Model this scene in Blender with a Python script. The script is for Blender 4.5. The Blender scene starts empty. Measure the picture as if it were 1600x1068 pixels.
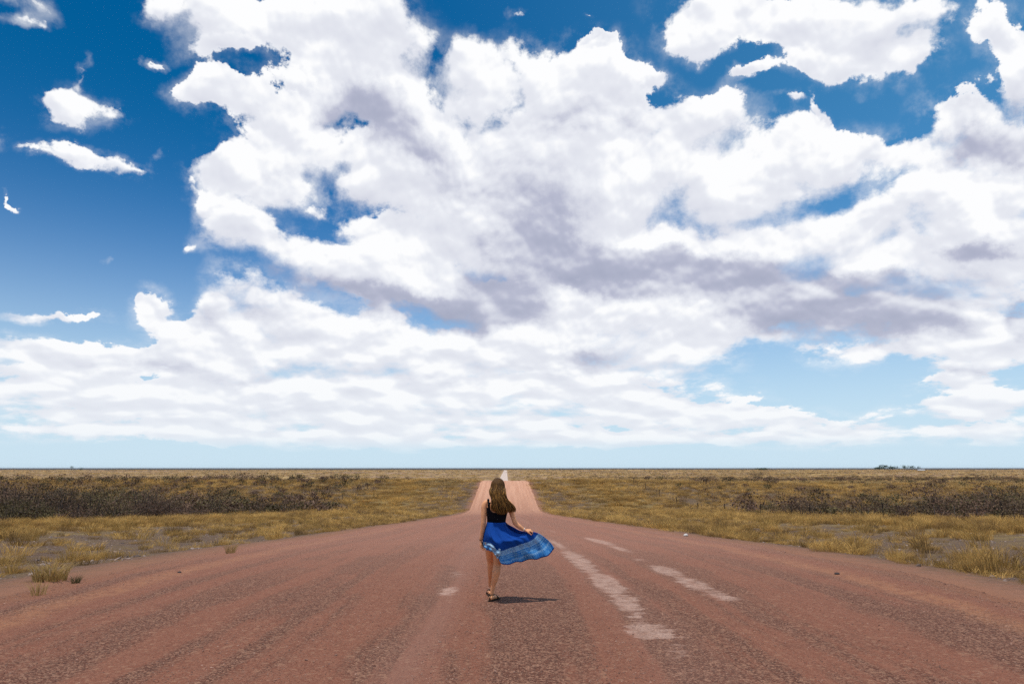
import bpy, bmesh, math, random
import numpy as np
from mathutils import Vector, Matrix, Euler, noise as mnoise

scene = bpy.context.scene
R = math.radians
CAM_H = 1.85            # eye height above the gravel

# ------------------------------------------------------------------ camera
cam_data = bpy.data.cameras.new('camera')
cam = bpy.data.objects.new('camera', cam_data)
scene.collection.objects.link(cam)
cam_data.sensor_width = 36.0
cam_data.lens = 24.0
cam_data.clip_start = 0.1
cam_data.clip_end = 60000.0
cam.location = (0, 0, CAM_H)
cam.rotation_euler = (R(90 + 10.46), 0, R(-0.59))
scene.camera = cam

# ------------------------------------------------------------------ colour management
scene.view_settings.view_transform = 'Standard'
scene.view_settings.look = 'None'
scene.view_settings.exposure = 0.0
scene.view_settings.gamma = 1.0
scene.view_settings.use_curve_mapping = False

SUN_EL, SUN_AZ = R(80), R(-115)       # azimuth from +Y towards +X


# ------------------------------------------------------------------ node helper
class NT:
    """Small helper for wiring node trees."""
    def __init__(self, tree):
        self.t = tree
        tree.nodes.clear()
    def node(self, kind, **kw):
        n = self.t.nodes.new(kind)
        for k, v in kw.items():
            setattr(n, k, v)
        return n
    def put(self, sock, v):
        if isinstance(v, bpy.types.NodeSocket):
            self.t.links.new(v, sock)
        elif v is not None:
            if hasattr(sock.default_value, '__len__') and not hasattr(v, '__len__'):
                v = (v, v, v) if len(sock.default_value) == 3 else (v, v, v, 1)
            elif hasattr(v, '__len__') and hasattr(sock.default_value, '__len__') and len(sock.default_value) == 4 and len(v) == 3:
                v = tuple(v) + (1,)
            sock.default_value = v
    def m(self, op, a, b=None, c=None, clamp=False):
        n = self.node('ShaderNodeMath', operation=op, use_clamp=clamp)
        for i, v in enumerate((a, b, c)):
            if v is not None:
                self.put(n.inputs[i], v)
        return n.outputs[0]
    def v(self, op, a, b=None, c=None, scale=None):
        n = self.node('ShaderNodeVectorMath', operation=op)
        for i, x in enumerate((a, b, c)):
            if x is not None:
                self.put(n.inputs[i], x)
        if scale is not None:
            self.put(n.inputs['Scale'], scale)
        return n.outputs['Value'] if op in ('LENGTH', 'DOT_PRODUCT', 'DISTANCE') else n.outputs[0]
    def sep(self, v):
        n = self.node('ShaderNodeSeparateXYZ'); self.put(n.inputs[0], v)
        return n.outputs
    def comb(self, x=0, y=0, z=0):
        n = self.node('ShaderNodeCombineXYZ')
        for i, s in enumerate((x, y, z)):
            self.put(n.inputs[i], s)
        return n.outputs[0]
    def noise(self, vec, scale=1, detail=2, rough=.5, lac=2.0, dist=0, out=0, **kw):
        n = self.node('ShaderNodeTexNoise', **kw)
        if vec is not None:
            self.put(n.inputs['Vector'], vec)
        for k, x in (('Scale', scale), ('Detail', detail), ('Roughness', rough), ('Lacunarity', lac), ('Distortion', dist)):
            self.put(n.inputs[k], x)
        return n.outputs[out]
    def vor(self, vec, scale=1, out=0, **kw):
        n = self.node('ShaderNodeTexVoronoi', **kw)
        self.put(n.inputs['Vector'], vec); self.put(n.inputs['Scale'], scale)
        return n.outputs[out]
    def step(self, x, lo, hi, a=0.0, b=1.0, kind='SMOOTHSTEP'):
        n = self.node('ShaderNodeMapRange', interpolation_type=kind)
        for i, s in enumerate((x, lo, hi, a, b)):
            self.put(n.inputs[i], s)
        return n.outputs[0]
    def mix(self, f, a, b, blend='MIX'):
        n = self.node('ShaderNodeMix', data_type='RGBA', blend_type=blend)
        self.put(n.inputs[0], f); self.put(n.inputs[6], a); self.put(n.inputs[7], b)
        return n.outputs[2]
    def fmix(self, f, a, b):
        n = self.node('ShaderNodeMix', data_type='FLOAT')
        self.put(n.inputs[0], f); self.put(n.inputs[2], a); self.put(n.inputs[3], b)
        return n.outputs[0]
    def ramp(self, f, stops, interp='LINEAR'):
        n = self.node('ShaderNodeValToRGB')
        n.color_ramp.interpolation = interp
        e = n.color_ramp.elements
        while len(e) < len(stops):
            e.new(0.5)
        for el, (p, c) in zip(e, stops):
            el.position = p
            el.color = tuple(c) + (1,) if len(c) == 3 else c
        self.put(n.inputs[0], f)
        return n.outputs[0]


# ------------------------------------------------------------------ sky: daylight plus cumulus
# Cloud banks as (azimuth, elevation, half width, half height, tilt, weight) in degrees;
# azimuth is measured from the direction of the road.
COVER = [(-38.88, 30.03, 2.45, 0.78, 3.9, 0.8),
(-38.58, 28.69, 1.39, 0.61, 18.6, 0.8),
(-34.4, 24.77, 2.38, 1.45, 24.3, 0.72),
(-33.22, 26.92, 0.57, 1.53, 2.9, 0.68),
(-31.16, 24.89, 1.72, 1.05, 2.8, 0.78),
(-38.0, 21.51, 1.23, 0.91, 3.7, 0.75),
(-35.87, 21.22, 0.77, 0.46, 13.9, 0.7),
(-32.49, 21.66, 2.74, 0.89, -0.8, 0.8),
(-29.86, 21.59, 2.65, 0.68, 5.7, 0.72),
(-28.0, 22.92, 0.39, 0.95, -25.8, 0.7),
(-28.63, 29.47, 0.79, 0.46, 13.3, 0.8),
(-28.3, 32.39, 1.53, 1.37, 13.6, 1),
(-25.12, 16.84, 0.74, 0.38, 7.5, 0.55),
(-32.26, 13.7, 0.4, 0.32, 8.4, 0.5),
(-33.83, 10.45, 2.96, 0.45, 6.7, 1),
(-28.33, 11.84, 1.55, 1.6, 6.2, 1.1),
(-36.41, 18.15, 0.53, 0.25, -34.2, 0.5),
(0.59, 36.4, 1.2, 0.39, -0.3, 0.7),
(6.28, 36.57, 0.83, 0.3, -2.9, 0.5),
(-25.63, 21.16, 0.94, 0.65, 9.3, 0.55),
(-23.78, 32.61, 3.89, 2.28, 10.7, 1.0),
(-24.08, 30.6, 3.05, 0.95, 10.7, 1.0),
(-18.39, 33.81, 5.27, 2.73, 7.8, 1.0),
(-12.86, 34.12, 6.36, 3.62, 4.8, 1.0),
(-9.92, 32.16, 4.34, 3.12, 3.8, 1.0),
(-13.18, 29.53, 6.23, 2.75, 4.6, 1.0),
(-8.05, 28.06, 4.47, 2.94, 2.7, 1.0),
(-16.26, 30.56, 3.87, 2.68, 6.7, 1.0),
(-25.49, 27.42, 2.4, 1.53, 1.5, 0.95),
(-21.76, 26.97, 4.29, 1.97, -5.3, 1.0),
(-19.66, 29.6, 1.59, 0.62, 25.6, 0.7),
(-21.31, 24.46, 3.48, 1.94, -11.3, 1.0),
(-23.61, 22.44, 2.45, 1.5, 8.6, 1.0),
(-19.88, 22.11, 4.13, 1.63, 6.7, 1.0),
(-16.19, 25.14, 5.44, 2.85, 5.6, 1.0),
(-12.84, 22.77, 2.73, 1.98, 4.4, 1.0),
(-8.47, 23.59, 6.21, 3.47, 2.2, 1.0),
(-5.61, 21.17, 6.2, 3.06, 1.0, 1.0),
(-2.65, 32.09, 2.71, 2.73, 0.8, 1.0),
(-1.14, 27.34, 4.62, 5.7, -0.2, 1.0),
(4.12, 31.85, 6.39, 3.62, -3.0, 1.0),
(1.73, 24.35, 8.5, 5.42, -2.0, 1.0),
(8.21, 31.9, 4.02, 2.94, -4.3, 1.0),
(10.08, 28.0, 5.56, 3.77, -5.1, 1.0),
(12.87, 31.17, 1.91, 0.91, -5.9, 1.0),
(8.28, 34.17, 2.1, 0.53, -4.1, 0.75),
(6.82, 34.61, 1.18, 0.44, -3.2, 0.8),
(17.2, 26.85, 3.78, 2.43, -7.6, 1.0),
(13.53, 23.81, 6.88, 4.37, -6.1, 1.0),
(23.23, 24.34, 3.63, 2.55, -9.6, 1.0),
(27.21, 22.97, 4.92, 2.73, -11.1, 1.0),
(21.2, 20.53, 8.04, 3.85, -8.4, 1.0),
(18.59, 27.62, 2.1, 1.39, -8.0, 1.0),
(39.68, 25.99, 2.7, 3.46, -18.3, 1.0),
(38.3, 28.38, 1.54, 1.54, -18.3, 1.0),
(34.76, 24.04, 3.36, 2.1, -14.8, 1.0),
(37.99, 21.49, 5.27, 3.28, -15.5, 1.0),
(35.3, 18.2, 4.45, 3.46, -12.3, 1.0),
(31.23, 22.64, 2.55, 1.76, -12.4, 1.0),
(20.68, 34.27, 7.65, 1.75, -11.5, 1.0),
(17.07, 33.3, 3.37, 1.73, -8.5, 1.0),
(26.22, 32.77, 4.33, 1.85, -13.4, 1.0),
(30.76, 30.64, 5.03, 2.63, -15.5, 1.0),
(27.83, 29.4, 3.7, 1.49, -13.2, 1.0),
(33.19, 28.52, 2.13, 1.63, -15.5, 1.0),
(34.75, 30.78, 2.09, 1.56, -17.1, 1.0),
(21.13, 30.01, 2.88, 0.65, 6.0, 0.8),
(24.01, 27.79, 2.42, 0.55, -3.3, 0.75),
(25.88, 26.67, 0.96, 0.55, -65.1, 0.65),
(-24.46, 20.02, 1.24, 1.32, 8.3, 1.1),
(-22.55, 18.15, 2.79, 2.07, -13.8, 1.1),
(-18.28, 16.98, 4.57, 2.44, -17.4, 1.1),
(-13.58, 15.82, 5.3, 3.01, -14.8, 1.1),
(-7.64, 14.02, 6.55, 2.65, -8.6, 1.1),
(-2.16, 13.34, 4.3, 2.24, 0.1, 1.1),
(-6.1, 18.03, 7.25, 4.15, 0.9, 0.85),
(-11.89, 19.7, 4.07, 1.44, -6.2, 0.9),
(-2.77, 18.38, 6.72, 3.13, 0.0, 1.0),
(6.26, 22.73, 10.42, 4.5, -3.9, 1.0),
(19.82, 14.67, 7.99, 2.22, -5.9, 1.0),
(-15.95, 21.08, 2.12, 0.7, 5.3, 0.7),
(5.08, 19.14, 6.62, 3.11, -2.4, 1.0),
(11.65, 17.83, 9.35, 3.09, -4.6, 1.0),
(21.94, 16.98, 9.95, 3.43, -7.6, 1.0),
(32.84, 13.66, 7.03, 4.07, -9.0, 1.0),
(28.98, 17.5, 5.44, 2.32, -9.6, 1.0),
(37.51, 14.25, 4.12, 4.27, -10.7, 1.0),
(37.59, 18.15, 3.55, 2.53, -13.1, 1.0),
(2.82, 16.55, 4.98, 2.64, -1.3, 1.0),
(-21.74, 13.64, 3.01, 2.08, 5.0, 1.0),
(-19.01, 12.71, 2.74, 2.02, 4.1, 1.0),
(-22.75, 11.31, 2.36, 2.47, 4.5, 1.0),
(-17.9, 10.65, 4.55, 2.55, 3.1, 1.0),
(-25.83, 10.07, 2.24, 1.35, 4.7, 1.0),
(-26.34, 8.34, 4.97, 1.73, 3.8, 1.0),
(-34.55, 8.1, 3.83, 1.06, 5.3, 1.0),
(-31.46, 7.7, 4.94, 1.19, 4.4, 1.0),
(-21.14, 8.43, 7.37, 2.75, 2.8, 1.0),
(-12.75, 8.82, 7.93, 3.14, 1.5, 1.0),
(-4.83, 9.02, 8.14, 2.67, 0.2, 1.0),
(3.89, 13.34, 5.99, 2.67, -1.4, 1.0),
(1.68, 9.6, 8.09, 3.22, -0.8, 1.0),
(10.36, 11.58, 8.76, 3.69, -2.8, 1.0),
(13.94, 9.09, 6.01, 2.09, -2.6, 1.0),
(21.57, 11.49, 7.7, 2.76, -5.0, 1.0),
(29.62, 10.31, 6.67, 2.36, -6.2, 1.0),
(35.02, 8.39, 5.23, 2.67, -6.0, 1.0),
(27.29, 8.11, 4.18, 0.96, -4.3, 0.8),
(-28.81, 5.1, 12.68, 1.96, 2.3, 0.95),
(-34.3, 5.69, 4.6, 1.32, 3.7, 0.9),
(-16.6, 5.08, 13.44, 2.3, 1.0, 1.0),
(-3.71, 5.84, 13.89, 2.67, -0.3, 1.0),
(7.55, 5.81, 11.24, 2.55, -1.3, 1.0),
(14.24, 4.14, 7.77, 1.66, -1.3, 1.0),
(22.92, 3.69, 4.0, 1.28, -1.6, 0.9),
(27.3, 3.09, 4.88, 1.14, -1.7, 0.8),
(33.04, 3.82, 4.01, 1.44, -2.6, 0.85),
(36.37, 3.89, 3.06, 1.73, -2.9, 0.85),
(33.24, 5.84, 2.96, 0.72, -3.9, 0.8),
(-31.82, 3.37, 6.09, 1.08, 2.0, 1.0),
(-23.07, 3.32, 7.54, 1.07, 1.2, 1.0),
(-9.98, 3.82, 9.5, 1.25, 0.4, 1.0),
(0.59, 3.51, 7.96, 1.17, -0.2, 1.0),
(10.09, 2.53, 8.04, 0.73, -0.6, 1.0),
(-30.55, 2.28, 10.28, 0.72, 1.2, 1.0),
(-14.99, 2.47, 12.39, 0.81, 0.4, 1.0),
(3.25, 2.46, 13.41, 0.74, -0.4, 1.0),
(23.27, 2.17, 9.21, 0.68, -1.1, 1.0),
(33.63, 2.15, 5.59, 0.8, -1.5, 1.0),
(-4.71, 1.87, 15.8, 0.52, -0.1, 0.9),
(26.42, 2.78, 4.96, 0.57, -1.5, 0.9)]
SHADE = [(-13.12, 28.36, 4.15, 2.14, -3.7, 0.8),
(-8.56, 26.32, 4.55, 1.46, 2.8, 0.5),
(-3.97, 23.78, 5.7, 3.0, 0.6, 0.35),
(4.65, 28.27, 3.38, 1.98, 14.6, 0.45),
(3.42, 21.26, 3.87, 4.18, -29.5, 0.55),
(0.02, 25.36, 2.86, 3.96, -9.1, 0.3),
(9.8, 28.02, 3.3, 1.48, -30.4, 0.4),
(-19.16, 15.13, 3.49, 1.12, -26.1, 0.45),
(-12.42, 13.29, 6.39, 1.47, -15.7, 0.6),
(-5.98, 12.47, 7.11, 1.49, -2.3, 0.85),
(-1.07, 13.89, 3.31, 1.92, 0.0, 0.85),
(4.5, 17.58, 5.51, 2.1, -11.4, 0.95),
(10.52, 16.32, 7.88, 1.88, -3.8, 1.0),
(17.84, 15.34, 8.23, 1.73, -8.6, 0.9),
(22.64, 13.16, 8.48, 1.49, -11.3, 0.9),
(28.58, 13.04, 5.36, 1.14, -7.2, 0.8),
(14.14, 13.52, 6.1, 1.14, -13.8, 0.6),
(25.68, 10.18, 6.78, 1.17, -8.5, 0.8),
(31.65, 9.87, 2.75, 0.83, -6.0, 0.7),
(7.64, 9.8, 3.72, 1.07, -1.5, 0.5),
(37.33, 22.3, 3.67, 1.49, -15.4, 0.7),
(39.42, 24.02, 1.45, 1.98, -17.0, 0.4),
(37.2, 14.74, 2.49, 0.69, -10.7, 0.55),
(32.61, 11.38, 4.19, 1.1, -7.3, 0.4),
(33.33, 6.74, 4.72, 0.72, -4.6, 0.45),
(37.75, 10.06, 1.04, 1.12, -7.5, 1.0),
(26.08, 20.81, 2.75, 1.41, -9.5, 0.2),
(36.28, 13.13, 1.46, 2.62, -9.2, 0.3),
(-20.42, 11.99, 3.93, 1.31, -16.8, 0.4),
(-23.63, 10.74, 2.33, 1.96, 4.5, 0.35),
(-26.91, 7.34, 5.36, 0.67, 3.4, 0.35),
(-21.04, 6.94, 5.82, 0.7, 2.4, 0.35),
(-9.06, 7.62, 5.33, 0.74, 0.9, 0.3),
(-18.51, 4.52, 7.98, 0.7, 1.2, 0.35),
(-4.79, 6.89, 6.46, 0.75, 0.3, 0.3),
(1.67, 8.26, 6.46, 0.64, -0.6, 0.3),
(-29.04, 7.66, 2.53, 0.47, 4.1, 0.35),
(8.68, 8.44, 6.26, 1.06, -1.6, 0.3),
(-19.38, 32.78, 3.8, 1.71, 8.5, 0.2),
(-25.42, 31.62, 1.49, 2.08, 11.9, 0.15),
(-17.07, 22.35, 3.17, 0.98, 5.8, 0.2),
(-10.59, 20.92, 3.31, 1.52, 3.2, 0.2)]


def build_world():
    w = bpy.data.worlds.new('World')
    scene.world = w
    w.use_nodes = True
    w.cycles.sampling_method = 'MANUAL'
    w.cycles.sample_map_resolution = 256
    g = NT(w.node_tree)
    tc = g.node('ShaderNodeTexCoord')
    d = g.v('NORMALIZE', tc.outputs['Generated'])
    x, y, z = g.sep(d)
    az = g.m('MULTIPLY', g.m('ARCTAN2', x, y), 5.7296)          # in units of ten degrees
    el = g.m('MULTIPLY', g.m('ARCSINE', z), 5.7296)
    P = g.comb(az, el, 0)
    k = g.m('DIVIDE', 11.459, g.m('ADD', 1.0, g.m('MAXIMUM', y, -.6)))
    D = g.comb(g.m('MULTIPLY', x, k), g.m('MULTIPLY', z, k), 0)  # stereographic: lumps keep their shape all round

    # clear air
    sky = g.node('ShaderNodeTexSky', sky_type='NISHITA')
    sky.sun_disc = False
    sky.sun_elevation = SUN_EL
    sky.sun_rotation = SUN_AZ
    sky.altitude = 1300
    sky.air_density = 1.0
    sky.dust_density = 0.2
    sky.ozone_density = 3.0
    air = g.v('SCALE', sky.outputs[0], scale=0.10)
    hs = g.node('ShaderNodeHueSaturation')
    g.put(hs.inputs['Color'], air); hs.inputs['Saturation'].default_value = 1.42
    air = g.v('MULTIPLY', hs.outputs[0], g.mix(g.step(el, .9, 3.1), (.44, 1.10, 1.24), (.12, 1.12, 1.02)))
    air = g.v('SCALE', air, scale=g.m('MULTIPLY_ADD', x, .30, 1.0))      # deeper on the polarised side
    air = g.mix(g.step(x, -.25, .7, 0, .42), air, (.13, .37, .62))
    far = g.m('POWER', 2.718, g.m('MULTIPLY', g.m('MULTIPLY', el, el), -.72))
    air = g.mix(g.m('MULTIPLY', far, .97, clamp=True), air, (.61, .77, .89))
    far = g.m('POWER', 2.718, g.m('MULTIPLY', el, -2.6))

    # size of the lumps falls towards the horizon, where the clouds are farther away
    wn = g.node('ShaderNodeTexNoise', noise_dimensions='2D'); g.put(wn.inputs['Vector'], D)
    wn.inputs['Scale'].default_value = 0.9; wn.inputs['Detail'].default_value = 1.5; wn.inputs['Roughness'].default_value = .5
    warp = g.v('SUBTRACT', wn.outputs['Color'], (0.5, 0.5, 0.5))
    amt = g.step(el, 0.0, 1.6, .15, .55)
    Pw = g.v('ADD', P, g.v('MULTIPLY', g.v('SCALE', warp, scale=amt), (1.0, .8, 0)))

    ragged = g.v('SUBTRACT', g.noise(D, 2.2, 6, .62, out=1, noise_dimensions='2D'), (0.5, 0.5, 0.5))
    Pw = g.v('ADD', Pw, g.v('MULTIPLY', g.v('SCALE', ragged, scale=amt), (.62, .52, 0)))

    def blobs(table, vec, grow, heads=False):
        """Soft union of ellipses; with heads also how far above or below the middle of its heap a point lies."""
        cur, A, B, Q = None, 0.0, 0.0, 0.004
        for (a, e, rx, ry, rot, amp) in table:
            mp = g.node('ShaderNodeMapping', vector_type='TEXTURE')
            g.put(mp.inputs['Vector'], vec)
            mp.inputs['Location'].default_value = (a / 10, e / 10, 0)
            mp.inputs['Rotation'].default_value = (0, 0, R(rot))
            mp.inputs['Scale'].default_value = (rx * grow / 10, ry * grow / 10, 1)
            gr = g.node('ShaderNodeTexGradient', gradient_type='SPHERICAL')
            g.put(gr.inputs[0], mp.outputs[0])
            f = gr.outputs[1]
            f2 = g.m('MULTIPLY', f, f)
            if heads:
                f6 = g.m('POWER', f2, 3.0)
                A = g.m('MULTIPLY_ADD', f6, 10 / (ry * grow), A)
                B = g.m('MULTIPLY_ADD', f6, -e / (ry * grow), B)
                Q = g.m('ADD', f6, Q)
            if amp != 1.0:
                f2 = g.m('MULTIPLY', f2, amp * amp)
            cur = f2 if cur is None else g.m('ADD', cur, f2)
        c = g.m('SQRT', cur)
        if heads:
            return c, g.m('DIVIDE', g.m('MULTIPLY_ADD', A, g.sep(vec)[1], B), Q)
        return c
    C, V = blobs(COVER, Pw, 1.5, True)
    S = blobs(SHADE, Pw, 1.7)

    # the rest of the sky carries the same kind of cloud
    off = g.m('MAXIMUM', g.step(g.m('ABSOLUTE', az), 4.2, 5.0), g.step(el, 3.9, 4.6))
    rest = g.step(g.noise(D, .28, 3, .5, noise_dimensions='2D'), .42, .68, 0, .95)
    C = g.m('MAXIMUM', C, g.m('MULTIPLY', rest, off))

    # lumps: cells give the cauliflower heads, fractal noise the frayed rims
    small = g.step(el, 0.3, 1.9)
    def field(vec, det, rough):
        a = g.noise(vec, 1.3, det, rough, noise_dimensions='2D')
        b = g.noise(g.v('MULTIPLY', vec, (1, 1.5, 1)), 3.0, det - 1, rough, noise_dimensions='2D')
        return g.fmix(small, b, a)
    def puff(vec, sc, det, rough=.5):
        v1 = g.node('ShaderNodeTexVoronoi', feature='F1', voronoi_dimensions='2D', normalize=True)
        g.put(v1.inputs['Vector'], vec)
        v1.inputs['Scale'].default_value = sc
        v1.inputs['Detail'].default_value = det
        v1.inputs['Roughness'].default_value = rough
        v1.inputs['Lacunarity'].default_value = 2.1
        return v1.outputs[0]
    fine = g.v('SUBTRACT', g.noise(D, 4, 3, .6, out=1, noise_dimensions='2D'), (.5, .5, .5))
    Dw = g.v('ADD', g.v('ADD', D, g.v('SCALE', warp, scale=.2)), g.v('SCALE', fine, scale=.02))
    # layers seen ever more edge-on towards the horizon
    Dw = g.v('ADD', Dw, g.comb(0, g.m('MULTIPLY', g.m('POWER', 2.718, g.m('MULTIPLY', el, -1.6)), -1.5), 0))
    Dp = Dw
    f0 = field(Dw, 9, .64)
    r0 = field(Dw, 2, .5)
    r1 = field(g.v('ADD', Dw, (0.06, 0.18, 0)), 2, .5)
    p0 = puff(Dp, 1.5, 3)
    p1 = puff(g.v('ADD', Dp, (0.015, 0.055, 0)), 1.5, 3)
    rel = g.m('ADD', g.m('MULTIPLY', g.m('SUBTRACT', r0, r1), 1.3), g.m('MULTIPLY', g.m('SUBTRACT', p1, p0), 2.0))

    H = g.m('ADD', C, g.m('MULTIPLY', g.m('SUBTRACT', f0, .5), 1.5))
    H = g.m('SUBTRACT', H, g.m('MULTIPLY', g.m('SUBTRACT', p0, .3), .8))
    H = g.m('SUBTRACT', H, .42)
    soft = g.step(g.noise(D, .8, 2, noise_dimensions='2D'), .35, .65, .08, .42)
    soft = g.m('MULTIPLY', soft, g.step(V, -.25, .25, 1.7, .7))      # crisp heads, dissolving bases
    alpha = g.step(H, -.02, soft)
    alpha = g.m('MULTIPLY', alpha, g.step(C, .02, .15))
    veil = g.m('MULTIPLY', g.step(C, .1, .7), g.step(f0, .40, .62, 0, .55))
    alpha = g.m('MAXIMUM', alpha, veil)

    thick = g.step(H, .05, .75)
    b = g.m('ADD', .885, g.m('MULTIPLY', rel, 1.0))
    b = g.m('SUBTRACT', b, g.m('MULTIPLY', thick, .06))
    b = g.m('ADD', b, g.m('MULTIPLY', g.m('SUBTRACT', f0, .5), .25))
    b = g.m('ADD', b, g.m('MULTIPLY', V, .42))
    b = g.m('MAXIMUM', b, g.m('MULTIPLY_ADD', b, .4, .46))
    thin = g.step(H, -.05, .22, 1, 0)
    sh = g.step(g.m('ADD', S, g.m('MULTIPLY', g.m('SUBTRACT', f0, .5), .6)), .08, .64, kind='SMOOTHERSTEP')
    b = g.m('SUBTRACT', b, g.m('MULTIPLY', sh, .54))
    b = g.fmix(g.m('MULTIPLY', thin, .75), b, .97)
    b = g.fmix(g.step(el, .3, 1.3, .40, 0), b, .88)
    cloud = g.ramp(b, [(0, (.34, .37, .50)), (.35, (.48, .50, .63)), (.65, (.73, .75, .83)), (.84, (.85, .87, .925)), (1, (.985, .99, 1))])
    # pale air in front of the farthest clouds
    cloud = g.mix(g.m('MULTIPLY', far, .75, clamp=True), cloud, (.77, .85, .92))
    alpha = g.m('MULTIPLY', alpha, g.step(el, .08, .26))
    col = g.mix(alpha, air, cloud)
    bg = g.node('ShaderNodeBackground')
    g.put(bg.inputs[0], col); bg.inputs[1].default_value = 1.0
    out = g.node('ShaderNodeOutputWorld')
    g.t.links.new(bg.outputs[0], out.inputs[0])

build_world()

scene.cycles.use_denoising = False
scene.cycles.sample_clamp_indirect = 3.0
# ------------------------------------------------------------------ sun
sun_data = bpy.data.lights.new('sun', 'SUN')
sun_data.energy = 3.3
sun_data.angle = R(1.0)
sun_data.color = (1.0, .955, .88)
sun = bpy.data.objects.new('sun', sun_data)
scene.collection.objects.link(sun)
sd = Vector((math.sin(SUN_AZ) * math.cos(SUN_EL), math.cos(SUN_AZ) * math.cos(SUN_EL), math.sin(SUN_EL)))
sun.rotation_euler = sd.to_track_quat('Z', 'Y').to_euler()

# ------------------------------------------------------------------ materials
def new_mat(name, rough=.9, spec=.2):
    m = bpy.data.materials.new(name)
    m.use_nodes = True
    g = NT(m.node_tree)
    b = g.node('ShaderNodeBsdfPrincipled')
    b.inputs['Roughness'].default_value = rough
    b.inputs['Specular IOR Level'].default_value = spec
    o = g.node('ShaderNodeOutputMaterial')
    g.t.links.new(b.outputs[0], o.inputs[0])
    return m, g, b

def simple_mat(name, col, rough=.8, vary=.25, scale=20, spec=.2, per_object=0.0):
    m, g, b = new_mat(name, rough, spec)
    tc = g.node('ShaderNodeTexCoord')
    n = g.noise(tc.outputs['Object'], scale, 3)
    lo = tuple(c * (1 - vary) for c in col); hi = tuple(min(1, c * (1 + vary)) for c in col)
    c = g.mix(n, lo, hi)
    if per_object:
        oi = g.node('ShaderNodeObjectInfo')
        k = g.m('MULTIPLY_ADD', oi.outputs['Random'], 2 * per_object, 1 - per_object)
        c = g.v('SCALE', c, scale=k)
    g.put(b.inputs['Base Color'], c)
    return m

def soil_nodes(g, pos, x, ax):
    """Stony veld soil: mauve-brown grit with straw patches that thicken away from the road."""
    n1 = g.noise(pos, .35, 5, .6)
    n2 = g.noise(pos, 3.0, 5, .65)
    n3 = g.noise(pos, 28, 3, .7)
    grit = g.vor(pos, 22, out=1)
    gr = g.sep(grit)[0]
    c = g.mix(n2, (.082, .050, .034), (.165, .104, .068))
    c = g.mix(g.step(gr, .72, .95, 0, .75), c, (.235, .165, .130))
    c = g.mix(g.step(n3, .50, .66, 0, .75), c, (.045, .031, .026))
    c = g.mix(g.step(g.noise(pos, 1.1, 4, .7), .48, .6, 0, .6), c, g.mix(n3, (.10, .068, .036), (.19, .13, .062)))
    return c, n1, n2, n3

# ground under everything
mat_ground, g, b = new_mat('veld_ground', .95, .1)
geo = g.node('ShaderNodeNewGeometry')
pos = geo.outputs['Position']
px, py, pz = g.sep(pos)
ax = g.m('ABSOLUTE', px)
c, n1, n2, n3 = soil_nodes(g, pos, px, ax)
# red dust spilling off the road shoulder
c = g.mix(g.m('MULTIPLY', g.step(g.m('ADD', ax, g.m('MULTIPLY', n2, 2.4)), 8.4, 10.6, 1, 0), .9), c, g.mix(n3, (.21, .098, .060), (.36, .170, .105)))
# straw cover
straw = g.mix(g.noise(pos, 1.3, 4, .6), (.17, .115, .04), (.30, .21, .075))
cover = g.step(g.m('ADD', ax, g.m('MULTIPLY', g.m('SUBTRACT', n1, .5), 30)), 14, 27)
cover = g.m('MULTIPLY', cover, g.step(g.noise(pos, .9, 5, .6), .30, .50))
c = g.mix(g.m('MULTIPLY', cover, .85), c, straw)
# bare brown litter under the thornbush
under = g.mix(n2, (.075, .048, .038), (.150, .098, .062))
lim = g.m('ADD', ax, g.m('MULTIPLY', g.m('SUBTRACT', n1, .5), 12))
c = g.mix(g.m('MULTIPLY', g.step(lim, 31, 37), g.step(n3, .3, .6, .55, .9)), c, under)
# beyond the first rise: tawny plain with scrub patches and bare tan streaks
fx = g.v('MULTIPLY', pos, (.35, 1.0, 0))
f1 = g.noise(fx, .010, 6, .62)
f2 = g.noise(pos, .045, 5, .65)
f3 = g.noise(fx, .0032, 4, .55)
plain = g.mix(g.step(f2, .35, .65), (.25, .150, .092), (.38, .25, .115))
plain = g.mix(g.step(f1, .50, .60, 0, .8), plain, (.52, .345, .12))
plain = g.mix(g.step(f3, .50, .62, 0, .6), plain, (.30, .185, .15))
plain = g.mix(g.step(g.noise(pos, .12, 3, .7), .54, .66, 0, .6), plain, (.085, .058, .042))
plain = g.mix(g.step(py, 5000, 6500, 0, .92), plain, (.030, .032, .030))
c = g.mix(g.step(py, 215, 420), c, plain)
g.put(b.inputs['Base Color'], c)
bp = g.node('ShaderNodeBump'); bp.inputs['Strength'].default_value = .8; bp.inputs['Distance'].default_value = .03
g.put(bp.inputs['Height'], g.m('ADD', n3, g.m('MULTIPLY', n2, 1.6)))
g.t.links.new(bp.outputs[0], b.inputs['Normal'])

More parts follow.
